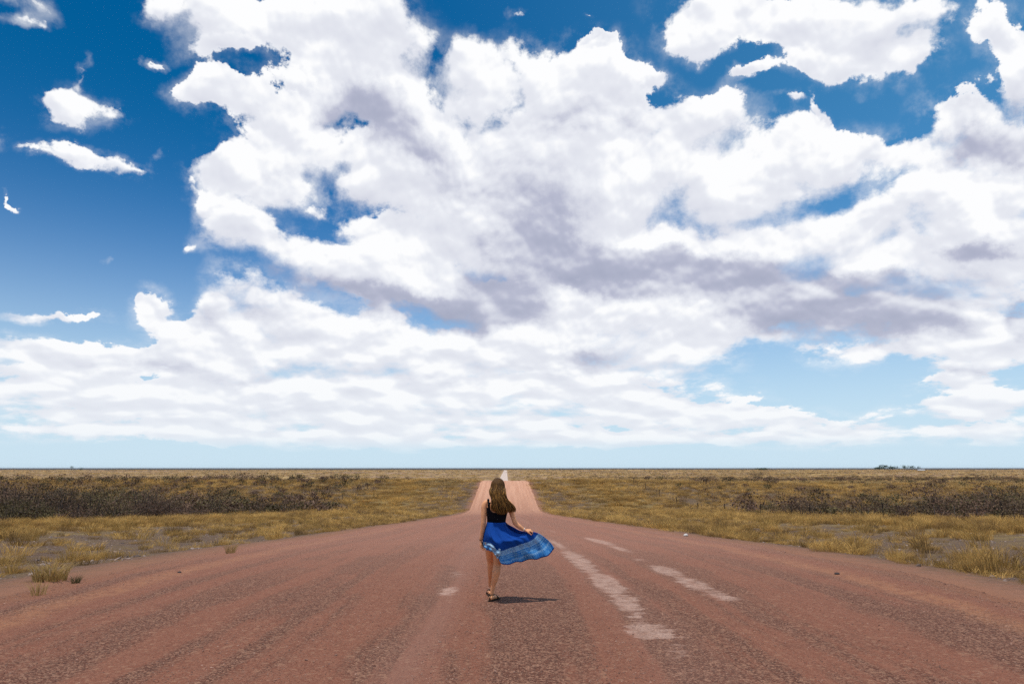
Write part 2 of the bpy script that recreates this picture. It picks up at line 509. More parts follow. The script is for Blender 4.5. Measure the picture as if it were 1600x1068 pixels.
# road gravel
PATCHES = [  # worn-through pale clay patches in the wheel tracks: x, y, half width, half length, strength
    (-.86, 10.9, .17, .55, .75), (-.86, 12.9, .17, .7, .5), (-.95, 17.0, .14, 2.4, .25), (-.8, 9.9, .2, .3, .2),
    (1.60, 22.0, .20, 5.0, .65), (1.61, 15.6, .22, 3.2, .95), (1.66, 11.8, .22, 1.6, .95), (1.68, 9.9, .20, .9, .85), (1.66, 9.0, .13, .5, .6),
    (1.62, 8.12, .27, .42, 1.0), (1.72, 7.2, .16, .5, .45), (1.66, 6.6, .2, .3, .35), (1.8, 6.0, .2, .3, .3),
    (3.15, 24.0, .26, 3.6, .95), (3.12, 19.4, .22, 2.0, .7), (2.98, 15.6, .22, .7, .5), (3.02, 13.3, .25, 1.1, .9), (3.06, 11.6, .23, .9, .9), (3.14, 10.3, .20, .55, .8), (3.2, 8.9, .22, .8, .3), (3.5, 7.6, .25, .8, .22),
    (.2, 32, .3, 7, .35), (2.3, 34, .3, 7, .4), (0, 50, .6, 9, .35), (.3, 175, .35, 14, .8), (-.5, 75, 1.0, 20, .3), (1.2, 205, .8, 12, .5), (-3.4, 16, .25, 5, .25), (-3.6, 9, .2, 2, .18)]
mat_road, g, b = new_mat('gravel_road', .92, .15)
geo = g.node('ShaderNodeNewGeometry')
pos = geo.outputs['Position']
px, py, pz = g.sep(pos)
ax = g.m('ABSOLUTE', px)
flat = g.comb(px, py, 0)
wob = g.noise(g.comb(px, g.m('MULTIPLY', py, .3), 0), .6, 2)
xs = g.m('ADD', px, g.m('MULTIPLY', g.m('SUBTRACT', wob, .5), .7))
lane = g.noise(g.comb(xs, g.m('MULTIPLY', py, .018), 0), 1.35, 4, .6)      # swept bands left by wheels and grader
blot = g.noise(flat, .45, 5, .6)
mid = g.noise(flat, 5, 5, .7)
fine = g.noise(flat, 45, 3, .75)
cell = g.node('ShaderNodeTexVoronoi'); g.put(cell.inputs['Vector'], flat); cell.inputs['Scale'].default_value = 55; cell.inputs['Detail'].default_value = 1
cr = g.sep(cell.outputs['Color'])
cell2 = g.node('ShaderNodeTexVoronoi'); g.put(cell2.inputs['Vector'], flat); cell2.inputs['Scale'].default_value = 24
cr2 = g.sep(cell2.outputs['Color'])
packed = g.mix(mid, (.190, .080, .055), (.275, .125, .084))
loose = g.mix(g.noise(flat, 12, 4, .75), (.090, .038, .028), (.215, .102, .070))
swept = g.step(g.m('ADD', lane, g.m('MULTIPLY', g.m('SUBTRACT', blot, .5), .35)), .44, .56)
c = g.mix(swept, loose, packed)
# thin tyre lines along the packed bands
tyre = g.noise(g.comb(xs, g.m('MULTIPLY', py, .02), 0), 9, 3, .6)
c = g.mix(g.m('MULTIPLY', g.step(tyre, .56, .66, 0, .35), g.step(blot, .4, .6)), c, (.30, .155, .108))
c = g.mix(g.step(g.noise(flat, 1.7, 5, .7), .55, .72, 0, .4), c, (.115, .050, .038))
# tawny windrow thrown up along both edges
ridge = g.m('ADD', ax, g.m('MULTIPLY', g.m('SUBTRACT', g.noise(g.comb(0, py, 0), .22, 3), .5), 1.0))
ridge = g.m('MULTIPLY', g.step(g.m('ABSOLUTE', g.m('SUBTRACT', ridge, 5.9)), .05, .38, 1, 0), g.step(mid, .35, .6, .15, .8))
c = g.mix(ridge, c, (.36, .185, .105))
rim = g.m('MULTIPLY', g.step(g.m('ADD', ax, g.m('MULTIPLY', g.m('SUBTRACT', g.noise(flat, .9, 4, .6), .5), 1.6)), 6.3, 6.9), .6)
c = g.mix(rim, c, g.mix(mid, (.175, .080, .045), (.29, .145, .080)))
# single stones
c = g.mix(g.m('MULTIPLY', g.step(cr[0], .78, .9), g.fmix(swept, .75, .3)), c, (.36, .225, .165))
c = g.mix(g.m('MULTIPLY', g.step(cr[1], .80, .9), g.fmix(swept, .6, .2)), c, (.050, .026, .022))
c = g.mix(g.m('MULTIPLY', g.step(cr2[0], .93, .97), .6), c, (.33, .20, .14))
c = g.mix(g.m('MULTIPLY', g.step(fine, .5, .8), .35), c, (.29, .165, .115))
c = g.v('MULTIPLY', c, (.98, .84, .74))
c = g.mix(g.step(py, 7, 24, 0, .45), c, g.mix(mid, (.33, .155, .105), (.43, .21, .148)))  # vignette painted into the gravel colour: dark foreground, brighter farther up the road
# pale patches, each with a frayed outline drawn out across the road by the grader
fr = g.noise(g.comb(g.m('MULTIPLY', px, .9), g.m('MULTIPLY', py, 2.6), 0), 2.6, 7, .74)
pm = None
wv = g.v('ADD', flat, g.v('MULTIPLY', g.v('SUBTRACT', g.noise(flat, 3, 5, .65, out=1), (.5, .5, .5)), (.45, .9, 0)))
for (x0, y0, rx, ry, s) in PATCHES:
    mp = g.node('ShaderNodeMapping', vector_type='TEXTURE')
    g.put(mp.inputs['Vector'], wv)
    mp.inputs['Location'].default_value = (x0, y0, 0)
    mp.inputs['Scale'].default_value = (rx * 1.7, ry * 1.6, 1)
    gr = g.node('ShaderNodeTexGradient', gradient_type='SPHERICAL'); g.put(gr.inputs[0], mp.outputs[0])
    q = g.m('MULTIPLY', gr.outputs[1], s)
    pm = q if pm is None else g.m('MAXIMUM', pm, q)
pm = g.step(g.m('ADD', pm, g.m('MULTIPLY', g.m('SUBTRACT', fr, .5), 1.3)), .30, .58)
pm = g.m('MULTIPLY', pm, g.step(fine, .42, .60, 1, .45))
trk = g.m('MULTIPLY', g.step(g.m('ABSOLUTE', g.m('SUBTRACT', g.m('ABSOLUTE', g.m('SUBTRACT', xs, .35)), 1.3)), .0, .55, 1, 0), g.step(lane, .4, .7, .1, .38))
c = g.mix(trk, c, (.30, .165, .125))
c = g.mix(g.m('MULTIPLY', pm, g.step(mid, .3, .6, .22, .72)), c, g.mix(mid, (.40, .25, .19), (.60, .42, .34)))
# the next hillside is paler, finer and drier, and the far run is bare calcrete
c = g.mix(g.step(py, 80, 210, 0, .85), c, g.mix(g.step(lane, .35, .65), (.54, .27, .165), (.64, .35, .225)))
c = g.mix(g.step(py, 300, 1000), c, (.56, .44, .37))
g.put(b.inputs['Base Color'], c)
bp = g.node('ShaderNodeBump'); bp.inputs['Strength'].default_value = .9; bp.inputs['Distance'].default_value = .012
hgt = g.m('ADD', g.m('MULTIPLY', cell.outputs['Distance'], -.9), g.m('MULTIPLY', mid, 1.5))
g.put(bp.inputs['Height'], g.m('MULTIPLY', hgt, g.fmix(pm, 1.0, .25)))
g.t.links.new(bp.outputs[0], b.inputs['Normal'])


# ------------------------------------------------------------------ lie of the land
def pchip(xs, ys):
    xs = np.array(xs, float); ys = np.array(ys, float)
    h = np.diff(xs); d = np.diff(ys) / h
    m = np.zeros_like(xs)
    for i in range(1, len(xs) - 1):
        if d[i - 1] * d[i] > 0:
            w1, w2 = 2 * h[i] + h[i - 1], h[i] + 2 * h[i - 1]
            m[i] = (w1 + w2) / (w1 / d[i - 1] + w2 / d[i])
    m[0], m[-1] = d[0], 0
    def f(x):
        x = np.clip(np.asarray(x, float), xs[0], xs[-1])
        i = np.clip(np.searchsorted(xs, x, side='right') - 1, 0, len(xs) - 2)
        t = (x - xs[i]) / h[i]
        return ((2 * t**3 - 3 * t**2 + 1) * ys[i] + (t**3 - 2 * t**2 + t) * h[i] * m[i]
                + (-2 * t**3 + 3 * t**2) * ys[i + 1] + (t**3 - t**2) * h[i] * m[i + 1])
    return f
prof_road = pchip([-40000, -60, 0, 11, 18.8, 27.8, 38.3, 67.4, 140, 147, 151, 158, 205, 219, 226, 240, 330, 700, 1206, 2200, 3127, 5500, 14000, 40000],
                  [-6, 1.0, .1, 0, -.30, -.83, -1.40, -3.03, -6.62, -6.80, -6.72, -6.30, -3.10, -2.28, -2.22, -2.6, -9, -24, -18.9, -12.6, -6.8, -34, .8, -50])
prof_right = pchip([-40000, -60, 0, 11, 18.8, 27.8, 38.3, 67.4, 110, 160, 224, 500, 1206, 2200, 3127, 5500, 14000, 40000],
                   [-6, 1.0, .1, 0, -.30, -.83, -1.40, -3.0, -4.6, -4.9, -3.9, -7.2, -12.2, -9.5, -6.0, -34, .8, -50])

def smooth(a, b, x):
    t = np.clip((x - a) / (b - a), 0, 1)
    return t * t * (3 - 2 * t)

_rs = np.random.RandomState(7)
_W = [(_rs.uniform(-1, 1, 2), _rs.uniform(0, 6.28)) for _ in range(28)]
def waves(x, y, size, n0, n):
    s = 0
    for k in range(n):
        (v, p) = _W[(n0 + k) % 28]
        s = s + np.sin((x * v[0] + y * v[1]) * 6.28 / size * (1 + .37 * k) + p)
    return s / n

def land(x, y):
    x = np.asarray(x, float); y = np.asarray(y, float)
    t = smooth(25, 120, x) * (y > 0)
    z = prof_road(y) * (1 - t) + prof_right(y) * t
    a = np.abs(x)
    z = z + waves(x, y, 60, 0, 6) * .35 * smooth(12, 60, a) * smooth(10, 60, y)
    z = z + waves(x, y, 700, 6, 6) * 2.2 * smooth(80, 500, a) * smooth(300, 900, y)
    z = z + waves(x, y, 9, 12, 8) * .07 * smooth(8, 12, a) * (1 - smooth(150, 400, y))
    z = z - .16 * smooth(8, 10.5, a) * (1 - smooth(12, 20, a)) * (y < 300)        # shallow side drain
    return z

def road_z(x, y):
    x = np.asarray(x, float); a = np.abs(x)
    z = prof_road(y) + .03 + .10 * smooth(150, 900, np.asarray(y, float))
    z = z + .035 * np.exp(-((a - 6.3 - .25 * waves(x * 0, y, 14, 3, 5)) / .35) ** 2)          # windrow
    z = z - .014 * (np.exp(-((x - 1.65) / .3) ** 2) + np.exp(-((x + .95) / .3) ** 2) + np.exp(-((x - 3.3) / .3) ** 2))
    z = z + .006 * waves(x, y, 1.6, 5, 8)
    z = z - .45 * smooth(7.15, 8.1, a + .30 * waves(x * .2, y, 5, 9, 7) + .12 * waves(x, y, .9, 2, 7))
    return z

def mesh_obj(name, verts, faces, mat, parent=None, smooth_shade=False):
    me = bpy.data.meshes.new(name)
    me.from_pydata([tuple(v) for v in verts] if not isinstance(verts, np.ndarray) else verts.tolist(), [], faces)
    me.update()
    for m in (mat if isinstance(mat, (list, tuple)) else [mat]):
        me.materials.append(m)
    if smooth_shade:
        me.shade_smooth()
    o = bpy.data.objects.new(name, me)
    scene.collection.objects.link(o)
    if parent is not None:
        o.parent = parent
    return o

def grid_faces(nr, nc, wrap=False):
    f = []
    m = nc if wrap else nc - 1
    i, j = np.meshgrid(np.arange(nr - 1), np.arange(m), indexing='ij')
    j2 = (j + 1) % nc
    q = np.stack([i * nc + j, i * nc + j2, (i + 1) * nc + j2, (i + 1) * nc + j], -1).reshape(-1, 4)
    return q.tolist()

def tag(o, label=None, cat=None, group=None, kind=None):
    if label: o['label'] = label
    if cat: o['category'] = cat
    if group: o['group'] = group
    if kind: o['kind'] = kind
    return o

# ground sheet: rings round the viewpoint, fine ahead, coarse behind, out past the horizon
rad = np.concatenate([[.01], np.geomspace(2.0, 38000, 640)])
ang = np.concatenate([np.arange(-46, 46.01, .34), np.arange(50, 314, 6)])
ang = np.radians(ang)
A, Rr = np.meshgrid(ang, rad)
X, Y = Rr * np.sin(A), Rr * np.cos(A)
Z = land(X, Y)
bed = (1 - smooth(6.6, 7.5, np.abs(X))) * (1 - smooth(260, 420, np.abs(Y)))
Z = Z - .35 * bed
V = np.stack([X, Y, Z], -1).reshape(-1, 3)
ground = mesh_obj('ground', V, grid_faces(len(rad), len(ang), True), mat_ground, smooth_shade=True)
tag(ground, kind='structure')

# road sheet
cols = np.unique(np.concatenate([np.linspace(-8.3, -6, 24), np.linspace(-6, 6, 49), np.linspace(6, 8.3, 24)]))
rows = np.concatenate([np.arange(-30, 3, .6), np.arange(3, 24, .10), np.geomspace(24, 3300, 620)])
XX, YY = np.meshgrid(cols, rows)
XW = XX * (1 - .12 * smooth(1500, 3200, YY)) + 5.0 * smooth(1200, 3300, YY) - 2.0 * smooth(300, 1100, YY)     # the far run bends slightly
ZZ = road_z(XX, YY) + (land(XW, YY) - prof_road(YY)) * smooth(600, 900, YY)
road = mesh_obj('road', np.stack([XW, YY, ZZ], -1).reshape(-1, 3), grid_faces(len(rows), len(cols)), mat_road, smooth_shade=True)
tag(road, kind='structure')

# ------------------------------------------------------------------ plants
def plant_mat(name, lo, hi, tip=None, per=.3, translucent=.0, scale=3, objvar=None):
    m, g, b = new_mat(name, .75, .15)
    oi = g.node('ShaderNodeObjectInfo')
    geo = g.node('ShaderNodeNewGeometry')
    n = g.noise(geo.outputs['Position'], scale, 3)
    c = g.mix(g.step(n, .3, .7), lo, hi)
    if objvar:
        c = g.mix(g.step(oi.outputs['Random'], .45, .75), c, objvar)
    k = g.m('MULTIPLY_ADD', g.m('FRACT', g.m('MULTIPLY', oi.outputs['Random'], 17.3)), 2 * per, 1 - per)
    c = g.v('SCALE', c, scale=k)
    g.put(b.inputs['Base Color'], c)
    if translucent:
        tr = g.node('ShaderNodeBsdfTranslucent'); g.put(tr.inputs[0], c)
        mx = g.node('ShaderNodeMixShader'); mx.inputs[0].default_value = translucent
        o = [q for q in g.t.nodes if q.type == 'OUTPUT_MATERIAL'][0]
        g.t.links.new(b.outputs[0], mx.inputs[1]); g.t.links.new(tr.outputs[0], mx.inputs[2])
        g.t.links.new(mx.outputs[0], o.inputs[0])
    return m
mat_grass = plant_mat('dry_grass', (.43, .25, .070), (.68, .43, .140), translucent=.3, objvar=(.28, .165, .060))
mat_tuft = plant_mat('straw_tuft', (.42, .27, .09), (.62, .43, .17), translucent=.35)
mat_grass_far = plant_mat('dry_grass_far', (.44, .29, .12), (.68, .47, .20), translucent=.2, scale=.2)
mat_twig = plant_mat('thorn_twigs', (.108, .062, .043), (.19, .115, .075), per=.42, objvar=(.120, .092, .040))
mat_stem = plant_mat('thorn_stem', (.06, .045, .035), (.10, .075, .06))
mat_leaf = plant_mat('green_leaves', (.028, .048, .010), (.06, .09, .02), per=.15)
mat_tree_far = plant_mat('homestead_leaves', (.03, .06, .03), (.05, .095, .045), per=.2)
mat_stone = plant_mat('pale_stones', (.14, .098, .080), (.30, .225, .190), per=.45, scale=6)
mat_pebble = plant_mat('road_pebbles', (.15, .075, .055), (.36, .21, .155), per=.4, scale=9)

protos = bpy.data.collections.new('plant_shapes')        # shapes the scattered ground cover is drawn from

def raw_mesh(name, V, F, mats, smooth_shade=False, mi=None):
    me = bpy.data.meshes.new(name)
    me.from_pydata([tuple(map(float, v)) for v in V], [], F)
    for m in mats:
        me.materials.append(m)
    if mi:
        me.polygons.foreach_set('material_index', mi)
    if smooth_shade:
        me.shade_smooth()
    me.update()
    return me

def grass_mesh(name, rng, n, h, spread, lean, w, mat):
    V, F = [], []
    for _ in range(n):
        a = rng.uniform(0, 6.283); r = spread * math.sqrt(rng.random())
        bx, by = r * math.cos(a), r * math.sin(a)
        la = a + rng.uniform(-.9, .9); L = lean * rng.uniform(.3, 1.3)
        hh = h * rng.uniform(.55, 1.15)
        wa = rng.uniform(0, 6.283); wx, wy = w * math.cos(wa), w * math.sin(wa)
        i = len(V)
        mx, my = bx + math.cos(la) * L * .35 * hh, by + math.sin(la) * L * .35 * hh
        tx, ty = bx + math.cos(la) * L * hh, by + math.sin(la) * L * hh
        V += [(bx - wx, by - wy, -.03), (bx + wx, by + wy, -.03), (mx + wx * .7, my + wy * .7, hh * .6), (mx - wx * .7, my - wy * .7, hh * .6), (tx, ty, hh)]
        F += [(i, i + 1, i + 2, i + 3), (i + 3, i + 2, i + 4)]
    return raw_mesh(name, V, F, [mat])

def bush_parts(rng, w, h, nleaf, size, lobes=7, gap=.35):
    """Twiggy crown: leaf-sized faces clustered round forking branch ends, plus the branch stems."""
    V, F, SV, SF = [], [], [], []
    ends = []
    def limb(p, q, r):
        d = (q - p).normalized(); s = d.orthogonal().normalized(); t = d.cross(s)
        i = len(SV)
        for (c, rr) in ((p, r), (q, r * .5)):
            for k in range(3):
                a = k * 2.094
                SV.append(c + (s * math.cos(a) + t * math.sin(a)) * rr)
        for k in range(3):
            SF.append((i + k, i + (k + 1) % 3, i + 3 + (k + 1) % 3, i + 3 + k))
    for k in range(lobes):
        a = 6.283 * (k + rng.uniform(-.3, .3)) / lobes
        rr = w * .5 * rng.uniform(.25, .9)
        e = Vector((rr * math.cos(a), rr * math.sin(a), h * rng.uniform(.45, .95)))
        b0 = Vector((rng.uniform(-.08, .08), rng.uniform(-.08, .08), -.1))
        m = b0.lerp(e, .5) + Vector((rng.uniform(-.15, .15), rng.uniform(-.15, .15), rng.uniform(0, .2))) * w * .3
        limb(b0, m, .03 * h / 1.6 + .005); limb(m, e, .018 * h / 1.6)
        for _ in range(3):
            q = m.lerp(e, rng.uniform(.3, 1)) + Vector((rng.gauss(0, .16) * w, rng.gauss(0, .16) * w, rng.gauss(.05, .12) * h))
            q.z = max(q.z, h * .12)
            limb(m.lerp(e, rng.uniform(.2, .8)), q, .012)
            ends.append((q, rng.uniform(.12, .24)))
        ends.append((e, rng.uniform(.15, .28)))
    for _ in range(nleaf):
        c, r = rng.choice(ends)
        p = c + Vector((rng.gauss(0, 1) * r * w, rng.gauss(0, 1) * r * w, rng.gauss(0, .8) * r * h)) * .7
        p.z = max(.03, min(p.z, h * 1.12))
        s = size * rng.uniform(.5, 1.5)
        u = Vector((rng.gauss(0, 1), rng.gauss(0, 1), rng.gauss(0, 1))).normalized()
        v = u.orthogonal().normalized(); v.rotate(Matrix.Rotation(rng.uniform(0, 6.28), 3, u))
        i = len(V)
        if rng.random() < gap:       # a bare twig
            V += [p - u * s * 1.6 - v * s * .08, p - u * s * 1.6 + v * s * .08, p + u * s * 1.6]
            F.append((i, i + 1, i + 2))
        else:
            V += [p - u * s * .5, p + v * s * .35, p + u * s * .6, p - v * s * .3]
            F.append((i, i + 1, i + 2, i + 3))
    return (V, F), (SV, SF)

rng = random.Random(11)
def proto(name, me, coll):
    o = bpy.data.objects.new(name, me); coll.objects.link(o); return o
col_grass = bpy.data.collections.new('grass_shapes')
for k in range(6):
    proto('grass_shape', grass_mesh('grass_blades', rng, [110, 80, 130, 90, 120, 70][k], [.34, .42, .26, .46, .36, .22][k], [.22, .17, .34, .2, .3, .28][k], [.6, .45, .8, .5, .7, .9][k], .0045, mat_grass), col_grass)
col_gfar = bpy.data.collections.new('grass_sward_shapes')
for k in range(4):
    proto('sward_shape', grass_mesh('grass_sward', rng, 90, [.45, .6, .38, .5][k], [.9, .7, 1.1, .8][k], .35, .028, mat_grass_far), col_gfar)
col_scrub = bpy.data.collections.new('scrub_shapes')
bush_meshes = []
for k in range(6):
    (lv, lf), (sv, sf) = bush_parts(rng, [2.6, 2.0, 3.2, 1.8, 2.4, 3.4][k], [1.5, 1.7, 1.3, 1.2, 2.0, 1.6][k], 620, .085, lobes=[7, 6, 9, 6, 7, 9][k])
    a = raw_mesh('thornbush_twigs', lv, lf, [mat_twig]); b_ = raw_mesh('thornbush_stem', sv, sf, [mat_stem])
    bush_meshes.append((a, b_))
for k in range(5):
    (lv, lf), _s = bush_parts(rng, [2.4, 2.0, 3.0, 3.6, 1.6][k], [1.3, 1.6, 1.1, 2.1, 1.0][k], 110, .24, gap=.25)
    proto('scrub_shape', raw_mesh('scrub_twigs', lv, lf, [mat_twig]), col_scrub)
col_stone = bpy.data.collections.new('stone_shapes')
col_peb = bpy.data.collections.new('pebble_shapes')
for (cc, mm, nm) in ((col_stone, mat_stone, 'rubble_shape'), (col_peb, mat_pebble, 'pebble_shape')):
    for k in range(5):
        bm = bmesh.new()
        bmesh.ops.create_icosphere(bm, subdivisions=1, radius=1)
        sx, sy, sz = rng.uniform(.8, 1.3), rng.uniform(.6, 1), rng.uniform(.35, .7)
        for v in bm.verts:
            v.co *= rng.uniform(.75, 1.15)
            v.co = Vector((v.co.x * sx, v.co.y * sy, v.co.z * sz))
        me = bpy.data.meshes.new(nm); bm.to_mesh(me); bm.free(); me.materials.append(mm)
        proto(nm, me, cc)

def scatter(name, pts, scales, coll, kind_label, rot=None, tilt=.12, seed=1):
    """One object of ground cover: geometry nodes put a shape of the collection at each point."""
    me = bpy.data.meshes.new(name)
    me.from_pydata(pts.tolist(), [], [])
    n = len(pts); rs = np.random.RandomState(seed)
    at = me.attributes.new('size', 'FLOAT_VECTOR', 'POINT')
    at.data.foreach_set('vector', np.asarray(scales, np.float32).reshape(-1))
    at = me.attributes.new('turn', 'FLOAT_VECTOR', 'POINT')
    tr = np.stack([rs.normal(0, tilt, n), rs.normal(0, tilt, n), rs.uniform(0, 6.283, n)], -1)
    at.data.foreach_set('vector', tr.astype(np.float32).reshape(-1))
    o = bpy.data.objects.new(name, me); scene.collection.objects.link(o)
    ng = bpy.data.node_groups.new(name, 'GeometryNodeTree')
    ng.interface.new_socket('Geometry', in_out='INPUT', socket_type='NodeSocketGeometry')
    ng.interface.new_socket('Geometry', in_out='OUTPUT', socket_type='NodeSocketGeometry')
    N, L = ng.nodes, ng.links
    gi, go = N.new('NodeGroupInput'), N.new('NodeGroupOutput')
    ci = N.new('GeometryNodeCollectionInfo'); ci.inputs[0].default_value = coll
    ci.inputs['Separate Children'].default_value = True; ci.inputs['Reset Children'].default_value = True
    ip = N.new('GeometryNodeInstanceOnPoints'); ip.inputs['Pick Instance'].default_value = True
    a1 = N.new('GeometryNodeInputNamedAttribute'); a1.data_type = 'FLOAT_VECTOR'; a1.inputs['Name'].default_value = 'size'
    a2 = N.new('GeometryNodeInputNamedAttribute'); a2.data_type = 'FLOAT_VECTOR'; a2.inputs['Name'].default_value = 'turn'
    ri = N.new('FunctionNodeRandomValue'); ri.data_type = 'INT'
    ri.inputs[4].default_value = 0; ri.inputs[5].default_value = len(coll.objects) - 1
    er = N.new('FunctionNodeEulerToRotation')
    L.new(gi.outputs[0], ip.inputs['Points']); L.new(ci.outputs[0], ip.inputs['Instance'])
    L.new(ri.outputs[2], ip.inputs['Instance Index'])
    L.new(a2.outputs[0], er.inputs[0]); L.new(er.outputs[0], ip.inputs['Rotation'])
    L.new(a1.outputs[0], ip.inputs['Scale']); L.new(ip.outputs[0], go.inputs[0])
    o.modifiers.new('scatter', 'NODES').node_group = ng
    return tag(o, kind_label[0], kind_label[1], kind='stuff')

rs = np.random.RandomState(5)
def fan(n, y0, y1, power, margin=4, xmin=0, k=.80):
    """Random ground points in the wedge the picture can see; power < 1 crowds them towards the viewer."""
    u = rs.random_sample(n)
    y = (y0 ** power + u * (y1 ** power - y0 ** power)) ** (1 / power)
    x = rs.uniform(-1, 1, n) * (y * k + margin)
    return x, y

def clump(x, y, size, n0=0):
    return waves(x, y, size, n0, 9) * 1.6

def pts3(x, y, dz=0):
    return np.stack([x, y, land(x, y) + dz], -1)

# -- grass: dense along the right shoulder, broken on the left, a straw belt short of the fences
x, y = fan(150000, 5.5, 250, .62)
a = np.abs(x)
right = x > 0
belt = smooth(19, 25, a + 3 * clump(x, y, 17)) * (1 - smooth(31, 38, a + 2 * clump(x, y, 23, 4)))
shoulder = smooth(8.0, 9.0, a) * (1 - smooth(10.6, 13.2, a + clump(x, y, 6, 2))) * np.where(right, .75, .16)
loose = smooth(8.3, 10, a) * .5 * smooth(-.35, .3, clump(x, y, 5, 8))
between = smooth(30, 36, a) * .45
far_verge = smooth(110, 150, y) * smooth(7.8, 9, a) * (1 - smooth(30, 40, a)) * .5
mid_verge = smooth(24, 40, y) * (1 - smooth(60, 90, y)) * smooth(7.9, 9, a) * (1 - smooth(13, 20, a)) * .5
den = np.maximum.reduce([belt * .8, shoulder, loose, between, far_verge, mid_verge])
den = den * smooth(-.35, .45, clump(x, y, 3.1, 5) + .15) * .62 * (.35 + .65 * smooth(8, 60, y))
keep = (rs.random_sample(len(x)) < den) & (a > 7.9 + .35 * clump(x, y, 4, 1))
x, y = x[keep], y[keep]; a = np.abs(x)
s = rs.uniform(.55, 1.25, len(x)) * np.where(a < 12, np.where(x > 0, 1.0, .8), 1.0) * (1 + y / 260)
s *= .75 + .35 * clump(x, y, 4.5, 3).clip(-1, 1)
litter = (a < 22) & (rs.random_sample(len(x)) < .55)
s = np.where(litter, s * .45, s)
wid = s * (1 + y / 60) * np.where(litter, 2.2, 1)
scatter('grass', pts3(x, y), np.stack([wid, wid, s * 1.05], -1), col_grass,
        ('dry straw coloured grass tufts on both verges of the road', 'grass'))
print('grass', len(x))

# -- straw sward over the plain beyond
x, y = fan(26000, 200, 3200, .30, k=.84)
a = np.abs(x)
keep = (a > 12) & (clump(x * .4, y, 120, 2) > -.15) & ((y < 330) | (y > 600) | (x > 60))
x, y = x[keep], y[keep]
s = rs.uniform(1.0, 1.8, len(x)) * (.8 + y / 2500)
w = s * (1.2 + y / 500)
scatter('grass_sward', pts3(x, y), np.stack([w, w * .7, s], -1), col_gfar,
        ('pale yellow grassland covering the far plain', 'grass'), tilt=.03)

# -- scrub mass: dark thornbush behind the fence lines, thinning to dots on the plain
def bush_line(x, y):
    """Chance of a bush growing here."""
    a = np.abs(x)
    edge = np.where(x < 0, 32 + 2.5 * clump(x, y, 40, 3), 36 + 3 * clump(x, y, 34, 6))
    d = smooth(-2, 16, a - edge) ** .8
    left = np.where(x < 0, 1.0, .62)
    d = d * left * np.where(x > 0, smooth(-.7, .3, clump(x, y, 28, 2) + .2 * (y < 110)), smooth(-1.1, .0, clump(x, y, 25, 2)))
    return d
x, y = fan(60000, 34, 420, .45, k=.85)
d = bush_line(x, y) * np.where((x > 0) & (y > 130), .45, 1)
keep = rs.random_sample(len(x)) < d * (.34 - .12 * smooth(100, 200, y)) * smooth(-.6, .3, clump(x, y, 11, 9) + .3)
x, y = x[keep], y[keep]
s = (.45 + 1.25 * rs.random_sample(len(x)) ** 2.6) * (1 + .0012 * y) * (1 - .22 * smooth(130, 210, y))
near_scrub = (x, y, s)
x2, y2 = fan(17000, 400, 9000, .22, k=.85)
keep = (np.abs(x2) > 14) & (rs.random_sample(len(x2)) < smooth(-.9, .5, clump(x2 * .5, y2, 260, 7)))
x2, y2 = x2[keep], y2[keep]
s2 = rs.uniform(.6, 1.3, len(x2)) * (1 + y2 / 4500)

# -- thornbushes that can be told apart: the 290 that show largest stand as things of their own
xs_, ys_, ss_ = near_scrub
order = np.argsort(ys_ / ss_)
pick = order[:270]
rest = order[270:]
x = np.concatenate([xs_[rest], x2]); y = np.concatenate([ys_[rest], y2]); s = np.concatenate([ss_[rest], s2])
wfac = np.concatenate([np.ones(len(rest)), 1 + y2 / 3000])
scatter('distant_scrub', pts3(x, y, -.02), np.stack([s * wfac, s * wfac, s], -1), col_scrub,
        ('brown thorn scrub dotted over the plain to the horizon', 'scrub'), tilt=.03)
print('scrub', len(x))

def place_bush(k, x, y, s, rz, label, group, zs=1.0, mat=None, name='thorn_bush'):
    a, b_ = bush_meshes[k % 6]
    if mat is not None:
        a = a.copy(); a.materials.clear(); a.materials.append(mat)
    o = bpy.data.objects.new(name, a); scene.collection.objects.link(o)
    o.location = (x, y, float(land(x, y)) - .03); o.scale = (s, s, s * zs); o.rotation_euler = (0, 0, rz)
    st = bpy.data.objects.new('stem', b_); scene.collection.objects.link(st); st.parent = o
    tag(o, label, 'bush', group)
    return o
for i in pick:
    xx, yy = float(xs_[i]), float(ys_[i])
    side = 'left' if xx < 0 else 'right'
    big = 'large' if ss_[i] > .78 else 'small'
    row = 'beside the wire fence' if abs(xx) < 44 else ('in the first rows behind the wire fence' if abs(xx) < 60 else 'in the scrub well behind the wire fence')
    lb = f'{big} dry brown thornbush {row} {side} of the road'
    gp = f'{big} thornbushes {row}, {side} side'
    place_bush(int(rs.randint(6)), xx, yy, float(ss_[i]) * .95, float(rs.uniform(0, 6.28)), lb, gp)
# individuals that stand out
place_bush(3, -56.5, 96, 1.9, .4, 'low dark green bush amid brown scrub left of road', None, .75, mat_leaf, 'green_bush')
place_bush(4, -40.5, 78, 1.35, 1.9, 'tall bare grey-brown thornbush at the front edge of the left scrub', None, 1.0)
place_bush(1, -18.6, 92, .85, .6, 'small dark round bush alone on the straw verge left of road', None, .7)
place_bush(3, 24.5, 48.5, .42, .6, 'small green bush alone in the straw belt right of road', None, .7, mat_leaf, 'green_bush')
place_bush(5, 118, 325, 2.2, 1.1, 'tall dark tree-like thornbush on the plain right of the woman', None, 1.7)

